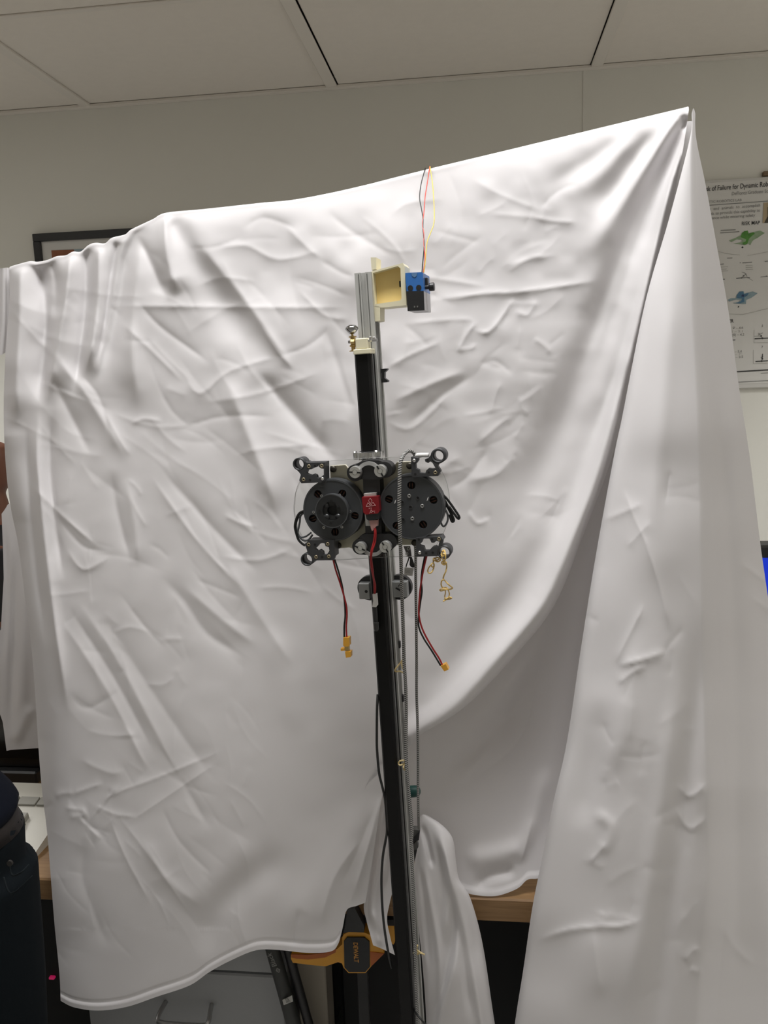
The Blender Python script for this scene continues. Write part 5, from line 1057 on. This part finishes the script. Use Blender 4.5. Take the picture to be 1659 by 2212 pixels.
# green knob and small spring clamp behind the post
gc = PY(893, 1711, 1.222); tag(mk('clamp_knob', *lathe(gc-A([.010, 0, 0]), (1, .15, .05), [(.010, -.004), (.0095, .012), (.0092, .016), (.0075, .0195), (.004, .0215), (.0005, .022)], 24), TEAL, None, True), 'dark green rounded knob sticking out behind the post', 'knob')
hz_ = lambda l, Y: [PY(760+a/5.53, 1600+b/5.53, Y) for a, b in l]
t = E('spring_clamp', tuple(PY(899, 1850, 1.215)), 'small black and grey clamp gripping the bunched sheet behind the post', 'clamp')
mk('jaw', *poly_prism(hz_([(700, 1060), (812, 1070), (795, 1110), (735, 1165), (690, 1200)], 1.213), (0, .012, 0)), mat('clamp_grey', (.10, .10, .095), .5), t)
mk('lever', *poly_prism(hz_([(740, 1160), (812, 1092), (800, 1190), (760, 1200), (730, 1240), (690, 1260)], 1.210), (0, .012, 0)), BLACKP, t)
mk('jaw', *poly_prism(hz_([(730, 1250), (775, 1190), (795, 1270), (760, 1330), (720, 1330)], 1.212), (0, .010, 0)), mat('clamp_grey', (.10, .10, .095), .5), t)
mk('grip', *poly_prism(hz_([(700, 1330), (780, 1300), (760, 1400), (735, 1500), (690, 1560)], 1.211), (0, .012, 0)), BLACKP, t)

# ------------------------------------------------------------------ people
def fleshed(name, mb, m2, parent=None, origin=None, vox=.008, it=6):
    """closed pieces grown into one continuous surface"""
    org = ORG[parent.name] if parent is not None else A(origin)
    me = bpy.data.meshes.new(name); v_ = np.vstack(mb.v)-org
    me.from_pydata([tuple(p_) for p_ in v_], [], mb.f); me.update(); me.materials.append(m2)
    o = bpy.data.objects.new(name, me); COL.objects.link(o)
    rm = o.modifiers.new('remesh', 'REMESH'); rm.mode = 'VOXEL'; rm.voxel_size = vox; rm.use_smooth_shade = True
    sm = o.modifiers.new('smooth', 'SMOOTH'); sm.factor = .5; sm.iterations = it
    if parent is not None: o.parent = parent
    else: o.location = tuple(org)
    ORG[o.name] = org; return o
def oval_loft(sec, n=28):
    """sec: (centre, half width vector, half depth vector) rings joined and capped"""
    v_ = []; f2 = []
    for c, hwv, hdv in sec:
        for k in range(n):
            a_ = 2*math.pi*k/n; v_.append(A(c)+math.cos(a_)*A(hwv)+math.sin(a_)*A(hdv))
    for i in range(len(sec)-1):
        for k in range(n): f2.append((i*n+k, i*n+(k+1) % n, (i+1)*n+(k+1) % n, (i+1)*n+k))
    f2.append(tuple(range(n))[::-1]); f2.append(tuple((len(sec)-1)*n+k for k in range(n)))
    return v_, f2
def person(x, y, yaw, H, lean, skin, shirt, trousers, hair, label, sleeves=.6):
    ca, sa = math.cos(yaw), math.sin(yaw); k = H/1.75
    LF, FD = A([ca, sa, 0])*k, A([-sa, ca, 0])*k          # person's left, front
    def W(lx, ly, lz):
        z = lz*k; return A([x, y, z])+LF*lx+FD*ly+A([lean*max(0, z-.95*k), 0, 0])
    def ring(lz, w_, d_, ly=0.0, g=0.0): return (W(0, ly, lz), LF*(w_+g), FD*(d_+g))
    trunk = [(.80, .10, .08, 0), (.86, .165, .115, 0), (.95, .172, .12, 0), (1.05, .150, .108, .005), (1.14, .152, .11, .01), (1.27, .172, .118, .01), (1.37, .175, .105, .0), (1.43, .12, .08, 0), (1.47, .06, .06, 0)]
    bm = MB(); bm.add(*oval_loft([ring(*q_) for q_ in trunk]))
    bm.add(*tube([W(0, 0, 1.40), W(0, .005, 1.50), W(0, .02, 1.58)], [.062*k, .054*k, .054*k], 16, 4))
    head = [(1.535, .030, .035, .045), (1.56, .052, .062, .03), (1.60, .066, .082, .022), (1.65, .074, .092, .015), (1.70, .073, .092, .008), (1.735, .058, .074, .004), (1.752, .03, .04, .002)]
    bm.add(*oval_loft([ring(*q_) for q_ in head], 24))
    bm.add(*oval_loft([ring(1.603, .016, .010, .108), ring(1.615, .014, .014, .106), ring(1.65, .007, .010, .102)], 12))
    arms = {}
    for s_ in (1, -1):
        P_ = [W(s_*.155, 0, 1.395), W(s_*.195, .0, 1.27), W(s_*.20, .02, 1.13), W(s_*.12, .13, 1.14+s_*.02), W(s_*.02, .185, 1.16+s_*.03), W(-s_*.05, .18, 1.17+s_*.03)]
        arms[s_] = P_; bm.add(*tube(P_, [.062*k, .050*k, .046*k, .043*k, .030*k, .032*k], 16, 6))
        for f2 in range(4): bm.add(*tube([W(-s_*.04, .178, 1.147+s_*.03+.017*f2), W(-s_*.09, .182, 1.145+s_*.03+.018*f2), W(-s_*(.128+(.012 if f2 in (1, 2) else 0)), .160, 1.142+s_*.03+.018*f2)], [.010*k, .0095*k, .008*k], 10, 4))
        bm.add(*tube([W(-s_*.02, .185, 1.19+s_*.03), W(-s_*.05, .195, 1.22+s_*.03), W(-s_*.075, .185, 1.235+s_*.03)], [.012*k, .011*k, .009*k], 10, 4))
        bm.add(*tube([W(s_*.085, 0, .88), W(s_*.095, .01, .68), W(s_*.10, .02, .48), W(s_*.10, 0, .30), W(s_*.10, -.01, .09)], [.100*k, .080*k, .058*k, .056*k, .040*k], 18, 6))
        bm.add(*tube([W(s_*.10, -.03, .05), W(s_*.105, .05, .05), W(s_*.115, .14, .035)], [.045*k, .045*k, .034*k], 14, 4))
        bm.add(*oval_loft([(W(s_*.078, .0, 1.60), FD*.012, LF*.012), (W(s_*.086, .0, 1.635), FD*.022, LF*.009), (W(s_*.082, .0, 1.665), FD*.014, LF*.008)], 10))
    body = fleshed('person', bm, skin, None, (x, y, 0), .0065); tag(body, label, 'person')
    cm = MB(); g = .014
    cm.add(*oval_loft([ring(z_, w_, d_, l_, g_) for z_, w_, d_, l_, g_ in ((.965, .165, .115, 0, .020), (.985, .180, .13, .0, .022), (1.03, .168, .12, .004, .024), (1.08, .152, .108, .005, .022), (1.14, .152, .11, .01, g), (1.27, .172, .118, .01, g), (1.37, .175, .105, 0, g), (1.435, .115, .08, 0, g), (1.462, .075, .07, 0, 0))]))
    for s_ in (1, -1):
        P_ = arms[s_]; e_ = P_[1]*(1-min(1, sleeves))+P_[2]*min(1, sleeves)
        cm.add(*tube([P_[0], (P_[0]+e_)/2, e_], [.075*k, .070*k, .066*k], 18, 5))
    fleshed('shirt', cm, shirt, body, None, .009)
    tm = MB(); tm.add(*oval_loft([ring(z_, w_, d_, 0, g_) for z_, w_, d_, g_ in ((.80, .12, .09, .01), (.86, .165, .115, .014), (.95, .172, .12, .014), (1.0, .160, .115, .014), (1.015, .155, .11, .012))]))
    for s_ in (1, -1): tm.add(*tube([W(s_*.085, 0, .88), W(s_*.095, .01, .68), W(s_*.10, .02, .48), W(s_*.10, 0, .28), W(s_*.10, -.005, .06)], [.115*k, .098*k, .080*k, .078*k, .078*k], 20, 6))
    fleshed('trousers', tm, trousers, body, None, .009)
    if hair is not None:
        hm = MB(); hm.add(*oval_loft([ring(z_, w_, d_, l_) for z_, w_, d_, l_ in ((1.60, .072, .05, -.05), (1.65, .082, .07, -.028), (1.70, .082, .095, -.004), (1.745, .068, .088, 0), (1.775, .035, .05, 0))], 24)); fleshed('hair', hm, hair, body, None, .007)
    for s_ in (-1, 1): mk('eye', *sphere(W(s_*.031, .100, 1.648), .0105*k, 12, 8), mat('eye_white', (.35, .34, .33), .3), body, True)
    mk('mouth', *sphere(W(0, .090, 1.575), .02*k, 12, 8, (1, .6, .25)), mat('lips', (.22, .08, .06), .5), body, True)
    for s_ in (-1, 1): mk('shoe', *oval_loft([(W(s_*.10, -.085, .04), LF*.02, A([0, 0, .035])*k), (W(s_*.10, -.07, .042), LF*.046, A([0, 0, .042])*k), (W(s_*.105, .04, .045), LF*.05, A([0, 0, .045])*k), (W(s_*.115, .15, .032), LF*.052, A([0, 0, .032])*k), (W(s_*.118, .195, .025), LF*.03, A([0, 0, .022])*k)], 20), mat('dark_shoe', (.015, .013, .012), .5), body, True)
    return body, arms, W
SK1 = mat('skin_light', (.36, .20, .13), .5, sss=.1); SK2 = mat('skin_brown', (.16, .062, .036), .5, sss=.08)
NAVY = mat('navy_shirt', (.0035, .0048, .010), .8, bump=.1, bscale=500, spec=.12); JEAN = mat('dark_jeans', (.0045, .007, .009), .85, noise=.2, nscale=400, bump=.15, bscale=900, spec=.12)
pb_, PJ, PW = person(-.905, 1.03, math.radians(200), 1.78, -.64, SK1, NAVY, JEAN, mat('dark_hair', (.01, .008, .006), .6), 'person in a dark navy shirt and jeans standing beside the sheet', 1.0)
# belt and pocket of the jeans
mk('belt', *oval_loft([(PW(0, 0, z_), A([math.cos(math.radians(200)), math.sin(math.radians(200)), 0])*.184*1.017, A([-math.sin(math.radians(200)), math.cos(math.radians(200)), 0])*.134*1.017) for z_ in (.948, .975)], 40), mat('belt_brown', (.010, .006, .005), .5), pb_, True)
SEAM = mat('denim_seam', (.009, .012, .014), .85, spec=.1)
for pts in ([(20, 1862), (26, 1890), (45, 1885), (62, 1868)], [(8, 1895), (25, 1930), (70, 1892)]):
    mk('pocket_seam', *tube([PY(a, b, .885+.0010*abs(45-a)) for a, b in pts], .0012, 6, 6), SEAM, pb_, True)
mk('pocket_rivet', *cyl(PY(23, 1863, .90), (0, -1, 0), .004, .003, 12), mat('rivet_dark', (.02, .018, .016), .6, .3), pb_)
hq = PY(-18, 1019, 2.28)
person(hq[0], 2.28, math.radians(110), hq[2]/1.645*1.75, 0.0, SK2, mat('black_shirt', (.008, .008, .009), .85), mat('grey_trousers', (.05, .05, .055), .85), None, 'bald person in a black shirt standing beyond the workbench behind the sheet', .9)
